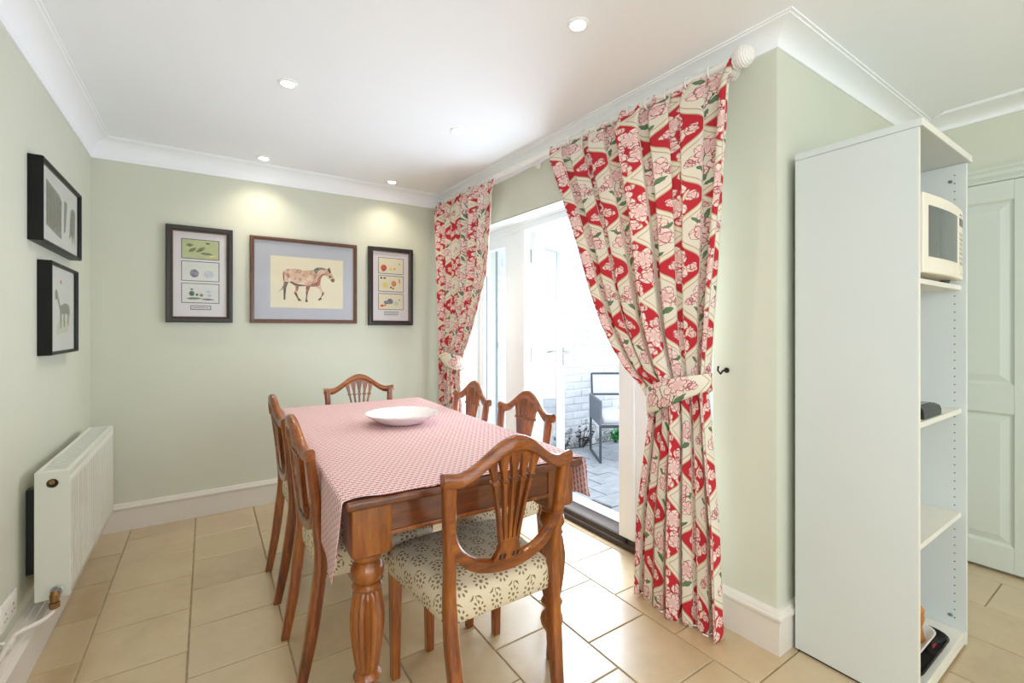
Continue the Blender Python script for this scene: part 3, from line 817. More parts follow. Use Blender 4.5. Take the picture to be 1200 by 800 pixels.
prof += [(.473, .035), (.478, .042), (.486, .0445), (.493, .040), (.497, .034), (.504, .041), (.515, .0475), (.529, .0490), (.543, .0465), (.556, .039), (.561, .034), (.565, .040), (.572, .043), (.580, .041), (.588, .040)]
leg_me = None
for sx, sy in ((-1, -1), (1, -1), (-1, 1), (1, 1)):
    if leg_me is None:
        bm = NB(); lathe(bm, prof, 56, rad=fl)
        rings = []
        for z, hw, r_ in ((.584, .046, .034), (.592, .056, .016), (.604, .058, .006), (TH - 0.027, .058, .006)):
            ring = []
            for qx, qy, a0 in ((1, 1, 0), (-1, 1, PI / 2), (-1, -1, PI), (1, -1, 1.5 * PI)):
                for k in range(4):
                    a = a0 + k / 3 * PI / 2
                    ring.append((qx * (hw - r_) + r_ * math.cos(a), qy * (hw - r_) + r_ * math.sin(a), z))
            rings.append(ring)
        loft(bm, rings)
        o = obj('leg', bm, M['table_v'], table, smooth=40); leg_me = o.data
    else:
        o = link_mesh('leg', leg_me, M['table_v'], table)
    o.location = (sx * LX, sy * LY, 0); o.rotation_euler = (0, 0, {(-1, -1): 0, (1, -1): PI / 2, (-1, 1): -PI / 2, (1, 1): PI}[(sx, sy)])
AZ = 0.640
for sy in (-1, 1):
    bm = NB(); y = sy * (LY + 0.040); box(bm, -LX + 0.05, LX - 0.05, y - 0.011, y + 0.011, AZ, TH - 0.027, 0.001); ap = obj('apron', bm, M['table_x'], table)
    bm = NB(); yy = sy * (LY + 0.053); box(bm, -LX + 0.052, LX - 0.052, min(yy - sy * .004, yy + sy * .004), max(yy - sy * .004, yy + sy * .004), AZ - 0.002, AZ + 0.012, 0.003, 2); obj('bead_moulding', bm, M['table_v'], ap)
for sx in (-1, 1):
    bm = NB(); x = sx * (LX + 0.036); box(bm, x - 0.011, x + 0.011, -LY + 0.05, LY - 0.05, AZ, TH - 0.027, 0.001); obj('apron', bm, M['table_y'], table)

# tablecloth (rests on the table: a thing of its own)
cl = thing('tablecloth', 'red and white printed cloth draped over the dining table', 'tablecloth', (TC[0], TC[1], TH), TR)
bm = NB(); uvl = bm.loops.layers.uv.new('UVMap')
HL, HR, HF = 0.255, 0.165, 0.14
def cloth_pt(s, t):
    """s across: 0..TW on top, negative = left hang, > TW = right hang; t along: 0 at the near end, > TL = far hang"""
    z = 0.0045; x = s - TW / 2; y = t - TL / 2
    rad_ = 0.014
    def drop(e):                       # e = distance past the edge -> (out, down)
        a = e / rad_
        if a < PI / 2: return rad_ * math.sin(a), rad_ * (1 - math.cos(a))
        return rad_, rad_ + (e - rad_ * PI / 2)
    dn = 0.0
    if s < 0:
        o_, dn = drop(-s); k = min(1, -s / HL)
        o_ = o_ * 0.45 + k * (-0.004 + 0.006 * math.sin(t * 8.5 + 0.6) + 0.003 * math.sin(t * 21)) * (1 if t > 0.3 else 1) + 0.002 + 0.02 * k * math.exp(-t * 6.0)
        x = -TW / 2 - o_
        y += k * k * 0.05 * math.exp(-t * 5.0)
    elif s > TW:
        o_, dn = drop(s - TW); k = min(1, (s - TW) / HR)
        o_ += k * (0.014 + 0.012 * math.sin(t * 9.0 + 2.0)) + 0.003
        x = TW / 2 + o_
    dn2 = 0.0
    if t > TL:
        o_, dn2 = drop(t - TL); y = TL / 2 + o_ + 0.004 + 0.01 * math.sin(s * 11) * min(1, (t - TL) / HF)
    return (x, y, z - max(dn, dn2) - (0 if t < TL or 0 <= s <= TW else 0.25 * min(dn, dn2)))
SS = [-HL * (1 - k / 14) for k in range(14)] + [-0.024, -0.018, -0.012, -0.006, 0.0] + [TW * k / 30 for k in range(1, 30)] + [TW, TW + 0.006, TW + 0.012, TW + 0.018, TW + 0.024] + [TW + 0.03 + (HR - 0.03) * k / 8 for k in range(1, 9)]
SS = sorted(set(SS))
TT0 = 0.012
TTs = [TT0 + (TL - 0.03) * k / 70 for k in range(71)] + [TL, TL + 0.008, TL + 0.016, TL + 0.022] + [TL + 0.022 + (HF - 0.022) * k / 5 for k in range(1, 6)]
grid = []
for i, s in enumerate(SS):
    col = []
    for j, t in enumerate(TTs):
        tt = t
        if j < 8: tt = t + (1 - j / 8) * (0.006 * math.sin(s * 17 + 1) + 0.005 * math.sin(s * 41))
        p = list(cloth_pt(s, tt))
        if 0 < s < TW and j < 3: p[2] += 0.0025 * max(0, math.sin(s * 23 + 0.5)) * (1 - j / 3)
        if j > 2 and 0 < s < TW: p[2] += 0.0006 * math.sin(s * 31 + t * 9)
        col.append((bm.verts.new(p), (s, tt)))
    grid.append(col)
for a, b_ in zip(grid, grid[1:]):
    for j in range(len(TTs) - 1):
        q = (a[j], b_[j], b_[j + 1], a[j + 1])
        f = bm.faces.new([v for v, _ in q])
        for l, (_, w) in zip(f.loops, q): l[uvl].uv = w
o = obj('cloth', bm, M['cloth'], cl, smooth=True); so = o.modifiers.new('thick', 'SOLIDIFY'); so.thickness = 0.0016; so.offset = 1

# oval white bowl
bowl = thing('serving_bowl', 'shallow white pottery bowl on the red printed tablecloth', 'bowl', (0.822, 2.225, TH + 0.0072), math.radians(-33))
bm = NB()
pr = [(0.0, 0.085), (0.002, 0.098), (0.010, 0.112), (0.028, 0.145), (0.046, 0.172), (0.052, 0.181), (0.055, 0.183), (0.0555, 0.180), (0.050, 0.172), (0.036, 0.150), (0.020, 0.115), (0.012, 0.08), (0.010, 0.03)]
lathe(bm, pr, 64, rad=lambda th, z, r: r * (1 + (0.012 * math.cos(14 * th) if r > 0.16 else 0)) * (1.0 - 0.06 * abs(math.sin(th)) ** 2))
obj('bowl_body', bm, M['porcelain'], bowl, smooth=50)

# ================================================================== CHAIRS
def back_y(x, z): return -0.212 - 0.045 * max(0, (z - 0.45) / 0.40) ** 1.25 + 0.010 * (x / 0.2) ** 2
def build_chair():
    t = thing('dining_chair', 'chair', 'chair', (0, 0, 0))
    # seat: over-stuffed trapezoid, lofted rings with unrolled UVs
    def outline(n=12):
        cs = [(-0.245, 0.215), (0.245, 0.215), (0.198, -0.205), (-0.198, -0.205)]   # front is +y
        rad_ = [0.045, 0.045, 0.03, 0.03]; pts = []
        N = 4
        for i in range(N):
            p = Vector(cs[i] + (0,)); a = Vector(cs[i - 1] + (0,)); b_ = Vector(cs[(i + 1) % N] + (0,))
            d1_ = (a - p).normalized(); d2_ = (b_ - p).normalized()
            for k in range(n // 2):
                f = k / (n // 2 - 1)
                s = p + d1_ * rad_[i] * (1 - f) ** 1.6 + d2_ * rad_[i] * f ** 1.6
                pts.append(s)
            nx = Vector(cs[(i + 1) % N] + (0,))
            for k in range(1, 6):
                f = k / 6; q = (p + d2_ * rad_[i]).lerp(nx - d2_ * rad_[(i + 1) % N], f)
                if i == 0: q.y += 0.022 * math.sin(f * PI)           # bowed front
                pts.append(q)
        return pts
    ol = outline(); cen = Vector((0, 0.0, 0))
    lv = [(0.385, 0.985), (0.389, 1.0), (0.415, 1.006), (0.438, 1.0), (0.455, 0.980), (0.467, 0.945), (0.475, 0.88), (0.481, 0.74), (0.485, 0.5), (0.4865, 0.22)]
    bm = NB(); uvl = bm.loops.layers.uv.new('UVMap'); rings = []
    prev = None; ext = []
    for z, sc_ in lv[::-1]:
        r3 = [Vector((p.x * sc_, p.y * sc_, z)) for p in ol]
        if prev is None: e = [p.length * sc_ for p in ol]
        else: e = [pe + (a - b_).length for pe, a, b_ in zip(ext[-1], r3, prev)]
        ext.append(e); prev = r3; rings.append(r3)
    V = [[bm.verts.new(p) for p in r] for r in rings]; n = len(ol)
    UV = [[(p.normalized().x * e, p.normalized().y * e) for p, e in zip(ol, ee)] for ee in ext]
    c = bm.verts.new((0, 0, 0.487))
    for k in range(n):
        k2 = (k + 1) % n
        f = bm.faces.new((c, V[0][k], V[0][k2]))
        for l, w in zip(f.loops, ((0, 0), UV[0][k], UV[0][k2])): l[uvl].uv = w
        for a in range(len(V) - 1):
            f = bm.faces.new((V[a][k], V[a + 1][k], V[a + 1][k2], V[a][k2]))
            for l, w in zip(f.loops, (UV[a][k], UV[a + 1][k], UV[a + 1][k2], UV[a][k2])): l[uvl].uv = w
    f = bm.faces.new(V[-1][::-1])
    obj('seat', bm, M['seat'], t, smooth=True)
    # front legs
    for sx in (-1, 1):
        bm = NB(); x, y = sx * 0.212, 0.190
        rings = []
        for z, w in ((0, .013), (.003, .0145), (.20, .0175), (.40, .0205)):
            rings.append([(x + w * a, y + w * b_, z) for a, b_ in ((-1, -.8), (-.8, -1), (.8, -1), (1, -.8), (1, .8), (.8, 1), (-.8, 1), (-1, .8))])
        loft(bm, rings); obj('leg', bm, M['chair_v'], t)
    # rear legs run up into the back stiles
    for sx in (-1, 1):
        cl_ = spline([(sx * .170, -.268, 0), (sx * .178, -.238, .16), (sx * .187, -.216, .32), (sx * .190, back_y(.19, .45) , .45), (sx * .195, back_y(.195, .58), .58), (sx * .204, back_y(.204, .72), .72), (sx * .210, back_y(.21, .828), .828)], 26)
        bm = NB(); rings = []
        for i, p in enumerate(cl_):
            z = p.z; f = z / .828
            w = .0150 + .0045 * math.sin(min(1, f * 1.6) * PI); d = .0155 + .005 * math.sin(min(1, f * 1.25) * PI)
            if f > .62: w += (f - .62) * 0.010
            rings.append([(p.x + w * a, p.y + d * b_, p.z) for a, b_ in ((-1, -.72), (-.72, -1), (.72, -1), (1, -.72), (1, .72), (.72, 1), (-.72, 1), (-1, .72))])
        loft(bm, rings); obj('rear_leg', bm, M['chair_v'], t, smooth=50)
    # crest rail: serpentine
    def top(x):
        a = abs(x)
        return .840 + .091 * (0.5 + 0.5 * math.cos(PI * min(1, a / .185))) ** 0.9 + (.006 * ((a - .185) / .04) if a > .185 else 0)
    XS = [-.232 + .464 * k / 44 for k in range(45)]
    up = [(x, top(x)) for x in XS]
    dn = [(x, top(x) - .040 - .008 * max(0, 1 - abs(x) / .1)) for x in XS[::-1]]
    bm = NB()
    rings = []
    for (x, zt), (_, zb) in zip(up, dn[::-1]):
        y0, y1 = back_y(x, zt) - .017, back_y(x, zt) + .014
        rings.append([(x, y0, zb + .006), (x, y0 + .006, zb), (x, y1 - .005, zb), (x, y1, zb + .006), (x, y1, zt - .010), (x, y1 - .006, zt - .002), (x, (y0 + y1) / 2, zt), (x, y0 + .006, zt - .002), (x, y0, zt - .010)])
    loft(bm, rings); obj('crest_rail', bm, M['chair_h'], t, smooth=45)
    # shield bow
    P2 = [Vector((x, z, 0)) for x, z in ((-.201, .712), (-.192, .650), (-.168, .597), (-.123, .556), (-.064, .534), (0, .527), (.064, .534), (.123, .556), (.168, .597), (.192, .650), (.201, .712))]
    cl_ = spline(P2, 45)
    bm = NB(); rings = []
    for i, p in enumerate(cl_):
        d = (cl_[min(i + 1, 44)] - cl_[max(i - 1, 0)]).normalized(); nn = Vector((-d.y, d.x, 0))
        f = abs(i - 22) / 22; w = .0175 - .006 * max(0, f - .55) / .45
        yb = back_y(p.x, p.y)
        ring = []
        for a, b_ in ((-1, -.7), (-.7, -1), (.6, -1), (1, -.5), (1, .7), (.7, 1), (-.7, 1), (-1, .7)):
            ring.append((p.x + nn.x * w * a, yb + .0145 * b_ - .001, p.y + nn.y * w * a))
        rings.append(ring)
    loft(bm, rings); obj('shield_bow', bm, M['chair_h'], t, smooth=45)
    # splat foot
    pts = [(-.062, .540), (-.052, .556), (-.041, .570), (-.034, .588), (-.034, .608), (.034, .608), (.034, .588), (.041, .570), (.052, .556), (.062, .540), (.03, .534), (-.03, .534)]
    bm = NB(); prism(bm, pts, lambda a, b, tt: (a, back_y(a, b) + tt, b), -.011, .009); sf = obj('splat_foot', bm, M['chair_v'], t); bevel_mod(sf, .003)
    for x in (-.034, -.019, .014, .030):
        bm = NB(); prism(bm, [(x - .005, .549), (x + .003, .549), (x + .007, .563), (x - .001, .563)], lambda a, b, tt: (a, back_y(a, b) + tt, b), -.0122, -.010); obj('pierced_slot', bm, M['rubber'], sf)
    # five fanned ribs, flaring into arches under the crest
    for k in range(5):
        u = k - 2
        xb, xt = u * .0148, u * .0425
        def cx(z):
            f = (z - .60) / (.885 - .60)
            return xb + (xt - xb) * (f ** 1.12 if f > 0 else f)
        def hw(z):
            f = (z - .60) / .285
            w = .0066 - .0012 * math.sin(min(1, f / .7) * PI)
            if f > .66: w += .0165 * ((f - .66) / .34) ** 1.7
            return w
        zt = top(xt) - .030
        ZZ = [.598 + (zt - .598) * q / 16 for q in range(17)]
        pts = [(cx(z) - hw(z), z) for z in ZZ] + [(cx(z) + hw(z), z) for z in ZZ[::-1]]
        bm = NB(); prism(bm, pts, lambda a, b, tt: (a, back_y(a, b) + tt, b), -.010, .008); rb = obj('splat_rib', bm, M['chair_v'], t); bevel_mod(rb, .002)
        zc = .792; w = hw(zc) + .0042
        bm = NB(); prism(bm, [(cx(zc) - w, zc - .006), (cx(zc) - w * 1.15, zc), (cx(zc) - w, zc + .006), (cx(zc) + w, zc + .006), (cx(zc) + w * 1.15, zc), (cx(zc) + w, zc - .006)], lambda a, b, tt: (a, back_y(a, b) + tt, b), -.014, .012); cb = obj('rib_collar', bm, M['chair_h'], rb); bevel_mod(cb, .002)
    return t
ch0 = build_chair()
# ears sit at local y = about -0.275; facing angle turns local +y
chairs = [
    ((0.772, 1.395), 0.0, 'shield back dining chair seen from behind at the uncovered near end of the table', 1),
    ((0.530, 1.862), -PI / 2, 'shield back dining chair on the radiator side, nearer of two, behind hanging cloth', 0),
    ((0.534, 2.485), -PI / 2, 'shield back dining chair on the radiator side, farther of two, nearest the skirting', 0),
    ((0.852, 2.992), PI - math.radians(8), 'shield back dining chair at the far table end below the horse picture', 0),
    ((1.106, 1.898), PI / 2, 'shield back dining chair on the patio side, nearer the open doorway', 0),
    ((1.098, 2.458), PI / 2 - math.radians(3), 'shield back dining chair on the patio side, beside the left curtain', 0),
]
for i, (p, a, lab, _) in enumerate(chairs):
    c_ = ch0 if i == 0 else copy_tree(ch0)
    c_.location = (p[0], p[1], 0.0015); c_.rotation_euler = (0, 0, a)
    tag(c_, lab, 'chair', 'shield back chairs around the dining table')

# ================================================================== CURTAINS
POLE_OFF = 0.088; POLE_Z = 2.312
def PX(y): return XW(y) - POLE_OFF
pole = thing('curtain_pole', 'white wooden curtain pole with ribbed ball finial above the patio doors', 'curtain pole', (PX(2.3), 2.3, POLE_Z))
bm = NB(); tube(bm, [(PX(1.02), 1.02, POLE_Z), (PX(3.66), 3.66, POLE_Z)], 0.0165, 16); obj('rod', bm, M['polewhite'], pole, smooth=50, world=True)
dv = Vector((PX(0.9) - PX(1.1), -0.2, 0)).normalized()
def finial(y, sgn):
    c = Vector((PX(y), y, POLE_Z)); bm = NB()
    prof = [(-.045, .012), (-.04, .022), (-.034, .024), (-.030, .016), (-.026, .018)]
    for k in range(25):
        a = -PI / 2 + .35 + (PI - .40) * k / 24
        prof.append((.014 + .040 * math.sin(a), .041 * math.cos(a) + (.0014 if k % 2 else -.0008)))
    lathe(bm, prof, 28, axis='y')
    if sgn < 0: bm.transform(Matrix.Scale(-1, 4, (0, 1, 0)))
    bm.transform(Matrix.Translation(c)); obj('finial', bm, M['polewhite'], pole, smooth=25, world=True)
finial(0.985, -1)
for y in (1.055, 2.35, 3.60):
    bm = NB(); lathe(bm, [(0, .026), (.006, .026), (.010, .014), (POLE_OFF - .03, .011), (POLE_OFF - .02, .016), (POLE_OFF, .022)], 14, axis='x')
    bm.transform(Matrix.Scale(-1, 4, (1, 0, 0))); bm.transform(Matrix.Translation((XW(y), y, POLE_Z - 0.004))); obj('bracket', bm, M['polewhite'], pole, smooth=40, world=True)
def ringset(ys):
    for y in ys:
        bm = NB(); pts = [(PX(y) + .026 * math.cos(a), y + random.uniform(-.002, .002), POLE_Z - .006 + .027 * math.sin(a)) for a in [2 * PI * k / 18 for k in range(18)]]
        tube(bm, pts, .0042, 6, closed=True); obj('curtain_ring', bm, M['polewhite'], pole, smooth=True, world=True)
ringset([1.00 + k * 0.105 for k in range(11)]); ringset([2.74 + k * 0.105 for k in range(9)])

def curtain(name, label, A, B, ztop, zbot, n, flat, seed, tie_z, u_off, v_off, irregular=1.0):
    rnd = random.Random(seed)
    ph = [rnd.uniform(0, 2 * PI) for _ in range(6)]
    NU, NV = n * 22, 150
    rows = []
    zs = [ztop + (zbot - ztop) * j / NV for j in range(NV + 1)]
    for z in zs:
        ya, yb = interp(A, z), interp(B, z)
        w = abs(yb - ya); p = w / n; L = flat / n
        k = L / max(p, 1e-4)
        a = p / PI * math.sqrt(max(0, k - 1)) if k < 1.7 else L * 0.5 * (1 - math.exp(-(k - 0.85))) * 0.62
        a = min(a, 0.052)
        row = []
        hd = max(0.0, 1 - (ztop - z) / 0.10)
        for i in range(NU + 1):
            s = i / NU
            ss = s + irregular * 0.012 * math.sin(2 * PI * 2.3 * s + ph[0]) + irregular * 0.010 * math.sin(2 * PI * 1.3 * s + ph[1] + z * 0.8)
            am = a * (0.62 + 0.38 * math.sin(2 * PI * 1.7 * s + ph[2])) * (1 - 0.55 * hd)
            phase = 2 * PI * n * ss
            y = ya + (yb - ya) * s + (0.16 * p * math.sin(2 * phase + 0.4))
            off = am * math.cos(phase) + 0.25 * am * math.cos(2 * phase + ph[3])
            off += hd * 0.007 * math.cos(2 * PI * n * 4 * s)
            bel = 0.0
            x = PX(min(y, 3.66)) - 0.030 - off * 1.0 - 0.012 * math.sin(PI * s) * (1 - hd) + 0.03 * hd
            zz = z
            if hd > 0.6: zz = z + 0.006 * math.cos(2 * PI * n * 4 * s) * (hd - 0.6) / 0.4
            row.append((x, y, zz))
        rows.append(row)
    base = ((interp(A, tie_z) + interp(B, tie_z)) / 2)
    t = thing(name, label, 'curtain', (PX(base) - 0.03, base, 0))
    bm = NB(); uvl = bm.loops.layers.uv.new('UVMap')
    V = [[bm.verts.new(p) for p in r] for r in rows]
    # arc length along each vertical thread keeps the print true on the swept side
    arc = [[0.0] * (NU + 1)]
    for j in range(1, NV + 1):
        r = []
        for i in range(NU + 1):
            yy0 = interp(A, zs[j - 1]) + (interp(B, zs[j - 1]) - interp(A, zs[j - 1])) * i / NU
            yy1 = interp(A, zs[j]) + (interp(B, zs[j]) - interp(A, zs[j])) * i / NU
            r.append(arc[-1][i] + math.hypot(zs[j] - zs[j - 1], yy1 - yy0))
        arc.append(r)
    for j in range(NV):
        for i in range(NU):
            q = ((j, i), (j + 1, i), (j + 1, i + 1), (j, i + 1))
            f = bm.faces.new([V[a][b_] for a, b_ in q])
            for l, (a, b_) in zip(f.loops, q): l[uvl].uv = (u_off + flat * b_ / NU, v_off - arc[a][b_])
    o = obj('drape', bm, M['curtain'], t, smooth=True, world=True)
    so = o.modifiers.new('thick', 'SOLIDIFY'); so.thickness = 0.002; so.offset = 0
    bm = NB()
    V = [[bm.verts.new((p[0] + 0.006, p[1], p[2])) for p in r[::2]] for r in rows[5:NV - 3:3]]
    for a, b_ in zip(V, V[1:]):
        for k in range(len(a) - 1): bm.faces.new((a[k], b_[k], b_[k + 1], a[k + 1]))
    obj('lining', bm, M['lining'], t, smooth=True, world=True)
    return t
cR_A = [(2.30, .985), (1.7, 1.03), (1.10, 1.085), (0.97, 1.10), (.80, 1.085), (.40, 1.05), (.02, 1.035)]
cR_B = [(2.30, 2.085), (2.0, 1.955), (1.695, 1.825), (1.45, 1.735), (1.27, 1.655), (1.15, 1.58), (1.06, 1.505), (.99, 1.42), (.93, 1.375), (.83, 1.375), (.60, 1.41), (.37, 1.445), (.02, 1.46)]
curtain('curtain', 'long red and cream floral curtain nearer the tall shelf unit', cR_A, cR_B, 2.320, 0.003, 6, 1.42, 3, 0.95, 0.03, 0.08)
cL_A = [(2.30, 3.62), (1.7, 3.55), (1.05, 3.46), (.90, 3.45), (.5, 3.45), (.02, 3.46)]
cL_B = [(2.30, 2.72), (2.0, 2.73), (1.64, 2.77), (1.34, 2.91), (1.15, 3.02), (1.06, 3.09), (.98, 3.14), (.90, 3.15), (.5, 3.11), (.02, 3.08)]
curtain('curtain', 'red and cream floral curtain in the far corner beside the end wall', cL_A, cL_B, 2.314, 0.003, 8, 1.75, 8, 1.0, 0.11, 0.15, 1.4)

def tieback(label, y0, y1, z0, z1, h, loc_hook, grp, uo):
    """band looped round the gathered curtain; y0 = hook side, y1 = swept side"""
    yc, ry = (y0 + y1) / 2, abs(y1 - y0) / 2
    xc = PX(yc) - 0.032; rx = 0.088
    t = thing('curtain_tieback', label, 'tieback', (xc, yc, min(z0, z1) - h / 2), 0, grp)
    bm = NB(); uvl = bm.loops.layers.uv.new('UVMap'); N = 64; Mv = 8; V = []
    for k in range(N + 1):
        a = 2 * PI * k / N
        f = (1 - math.cos(a)) / 2                       # 0 at hook side, 1 at swept side
        hh = h * (0.55 + 0.45 * math.sin(min(1, f * 1.25) * PI / 2))
        zc = z0 + (z1 - z0) * f
        y = yc + (y0 - yc) * math.cos(a) * 1.04
        x = xc - rx * math.sin(a) * (1 if a < PI else 0.62)
        col = []
        for m_ in range(Mv + 1):
            q = m_ / Mv - 0.5
            bulge = 0.010 * (1 - (2 * q) ** 2)
            col.append((bm.verts.new((x - bulge * math.sin(a), y, zc + q * hh)), (uo + k / N * 0.72, q * hh - 0.005)))
        V.append(col)
    for a, b_ in zip(V, V[1:]):
        for m_ in range(Mv):
            q = (a[m_], b_[m_], b_[m_ + 1], a[m_ + 1]); f = bm.faces.new([v for v, _ in q])
            for l, (_, w) in zip(f.loops, q): l[uvl].uv = w
    o = obj('fabric_band', bm, M['curtain'], t, smooth=True, world=True); so = o.modifiers.new('thick', 'SOLIDIFY'); so.thickness = 0.004
    # wall hook
    hx, hy, hz = loc_hook
    bm = NB(); xw = XW(hy)
    tube(bm, [(xw, hy, hz), (xw - 0.03, hy, hz), (xw - 0.055, hy - 0.004, hz - 0.012), (xw - 0.068, hy, hz + 0.002), (xw - 0.064, hy, hz + 0.02)], 0.004, 7)
    lathe(bm, [(0, .012), (.003, .012), (.005, .004)], 10, c=(xw - 0.005, hy, hz), axis='x')
    obj('wall_hook', bm, M['darkmetal'], t, smooth=40, world=True)
tieback('floral fabric tieback round the curtain nearer the shelf unit', 1.085, 1.385, 1.035, 0.915, 0.125, (0, 1.088, 1.075), 'fabric curtain tiebacks', 0.0)
tieback('floral fabric tieback round the far corner curtain', 3.475, 3.125, 1.06, 0.985, 0.115, (0, 3.52, 1.08), 'fabric curtain tiebacks', 0.20)

# ================================================================== PICTURES
def picture(name, label, origin, right, up, out, w, h, fw, depth, fmat, board, lip=None, frac=0.45):
    """origin = centre on the wall; right/up/out unit vectors"""
    O, R_, U_, N_ = Vector(origin), Vector(right), Vector(up), Vector(out)
    P = lambda a, b, t: tuple(O + R_ * a + U_ * b + N_ * t)
    t = thing(name, label, 'picture', tuple(O - U_ * h / 2), 0)
    bm = NB()
    def rect(i): return [(-w / 2 + i, -h / 2 + i), (w / 2 - i, -h / 2 + i), (w / 2 - i, h / 2 - i), (-w / 2 + i, h / 2 - i)]
    loops = [(0, 0.0), (0, depth * .9), (fw * .15, depth), (fw * .6, depth * .97), (fw, depth * .80), (fw, 0.002)]
    rings = [[P(a, b, d) for a, b in rect(i)] for i, d in loops]
    loft(bm, rings, cap=False); bm.faces.new([bm.verts.new(p) for p in rings[0]][::-1]); bmesh.ops.remove_doubles(bm, verts=bm.verts, dist=1e-6)
    obj('frame', bm, fmat, t, world=True)
    def slab(nm, pts, d0, d1, mat, par):
        b = NB(); prism(b, pts, P, d0, d1); return obj(nm, b, mat, par, world=True)
    if lip:
        bm = NB(); i2 = fw + 0.003
        rings = [[P(a, b, d) for a, b in rect(i)] for i, d in ((fw - .001, depth * .80), (fw + .001, depth * .84), (i2, depth * .66), (i2, depth * .5))]
        loft(bm, rings, cap=False); obj('inner_beading', bm, lip, t, world=True)
    dB = depth * frac
    bd = slab('mat_board', rect(fw - .001), dB - .004, dB, board, t)
    slab('glass_pane', rect(fw), depth * (frac + .12), depth * (frac + .12) + .0015, M['picglass'], t)
    return t, bd, P, slab, dB
def ell(cx, cy, rx, ry, n=18, ang=0.0):
    return [(cx + rx * math.cos(a) * math.cos(ang) - ry * math.sin(a) * math.sin(ang), cy + rx * math.cos(a) * math.sin(ang) + ry * math.sin(a) * math.cos(ang)) for a in [2 * PI * k / n for k in range(n)]]
def leafp(cx, cy, L, w, ang):
    pts = [(-L, 0), (-L * .5, w * .8), (0, w), (L * .5, w * .7), (L, 0), (L * .5, -w * .7), (0, -w), (-L * .5, -w * .8)]
    return [(cx + a * math.cos(ang) - b * math.sin(ang), cy + a * math.sin(ang) + b * math.cos(ang)) for a, b in pts]
def rectp(x0, x1, y0, y1): return [(x0, y0), (x1, y0), (x1, y1), (x0, y1)]
BKR, BKU, BKN = (1, 0, 0), (0, 0, 1), (0, -1, 0)
# left triple print
def triple(label, cx, cz, w, h, fmat, panels, lx=(-.30, .30)):
    t, bd, P, slab, dB = picture('framed_print', label, (cx, YB - 0.0005, cz), BKR, BKU, BKN, w, h, 0.036, 0.028, fmat, M['matwhite'], M['gold'])
    iw, ih = w - .072, h - .072
    z_rows = [(0.19, 0.41), (-0.07, 0.15), (-0.33, -0.11)]
    for (za, zb), (pm, motifs) in zip(z_rows, panels):
        x0, x1 = -iw * .335, iw * .345; y0, y1 = za * ih, zb * ih
        slab('print_border', rectp(x0 - .004, x1 + .004, y0 - .004, y1 + .004), dB, dB + .0006, M['ink'], bd)
        pp = slab('print_panel', rectp(x0, x1, y0, y1), dB + .0006, dB + .0012, pm, bd)
        for k, (shape, mt) in enumerate(motifs):
            pts = [(x0 + a * (x1 - x0), y0 + b * (y1 - y0)) for a, b in shape]
            slab('printed_motif', pts, dB + .0012, dB + .0016 + .00015 * k, mt, bd)
    slab('print_border', rectp(-iw * .18, iw * .20, -.415 * ih, -.365 * ih), dB, dB + .0006, M['ink'], bd)
    slab('title_strip', rectp(-iw * .18 + .004, iw * .20 - .004, -.415 * ih + .004, -.365 * ih - .004), dB + .0006, dB + .001, M['paperwhite'], bd)
    for k in range(9):
        x = -iw * .14 + k * iw * .034; slab('title_lettering', rectp(x, x + iw * .02, -.396 * ih, -.386 * ih), dB + .001, dB + .0013, M['ink'], bd)
triple('black framed triple fruit print nearest the radiator corner', -0.0355, 1.609, 0.369, 0.634, M['darkframe'], [
    (M['papergreen'], [(leafp(.20, .70, .11, .09, .2), M['leafwash']), (leafp(.28, .45, .17, .07, .95), M['leafwash']), (leafp(.52, .52, .16, .08, .9), M['leafwash']), (leafp(.46, .42, .12, .06, .8), M['leafwash']), (leafp(.70, .84, .07, .05, -.1), M['darkgreen']), (leafp(.66, .28, .18, .07, -.05), M['leafwash']), (leafp(.84, .16, .12, .04, .2), M['yellowwash'])]),
    (M['paperwhite'], [(ell(.33, .38, .12, .22), M['plumwash']), (ell(.72, .36, .15, .20), M['mistwash'])]),
    (M['paperwhite'], [(ell(.26, .48, .075, .14), M['darkgreen']), (leafp(.26, .70, .05, .04, -.6), M['ink']), (leafp(.32, .22, .22, .06, .05), M['leafwash']), (leafp(.70, .18, .2, .05, -.05), M['greywash']), (ell(.40, .42, .04, .07), M['leafwash']), (ell(.52, .40, .05, .08), M['leafwash']), (leafp(.72, .60, .10, .06, .1), M['mistwash']), (ell(.74, .40, .06, .10), M['mistwash'])])])
triple('black framed triple fruit print beside the far curtain', 1.263, 1.597, 0.374, 0.638, M['darkframe'], [
    (M['paper'], [(ell(.20, .36, .12, .20), M['redwash']), (leafp(.18, .16, .08, .03, 0), M['ink']), (ell(.49, .30, .06, .10), M['yellowwash']), (ell(.64, .32, .04, .06), M['orangewash']), (leafp(.84, .66, .05, .03, .7), M['plumwash'])]),
    (M['paper'], [(leafp(.10, .86, .07, .05, -1.0), M['ink']), (leafp(.24, .86, .07, .05, -.3), M['ink']), (ell(.27, .40, .11, .17), M['yellowwash']), (ell(.61, .52, .10, .19), M['orangewash']), (ell(.49, .26, .035, .06), M['ink']), (ell(.58, .20, .04, .07), M['plumwash']), (leafp(.84, .70, .03, .18, .1), M['orangewash'])]),
    (M['paper'], [(ell(.30, .44, .10, .12), M['plumwash']), (ell(.46, .52, .12, .18), M['plumwash']), (ell(.71, .36, .11, .16), M['palewash']), (ell(.13, .22, .07, .08), M['redwash']), (ell(.25, .26, .05, .06), M['orangewash']), (leafp(.84, .62, .05, .04, 0), M['greywash'])])])
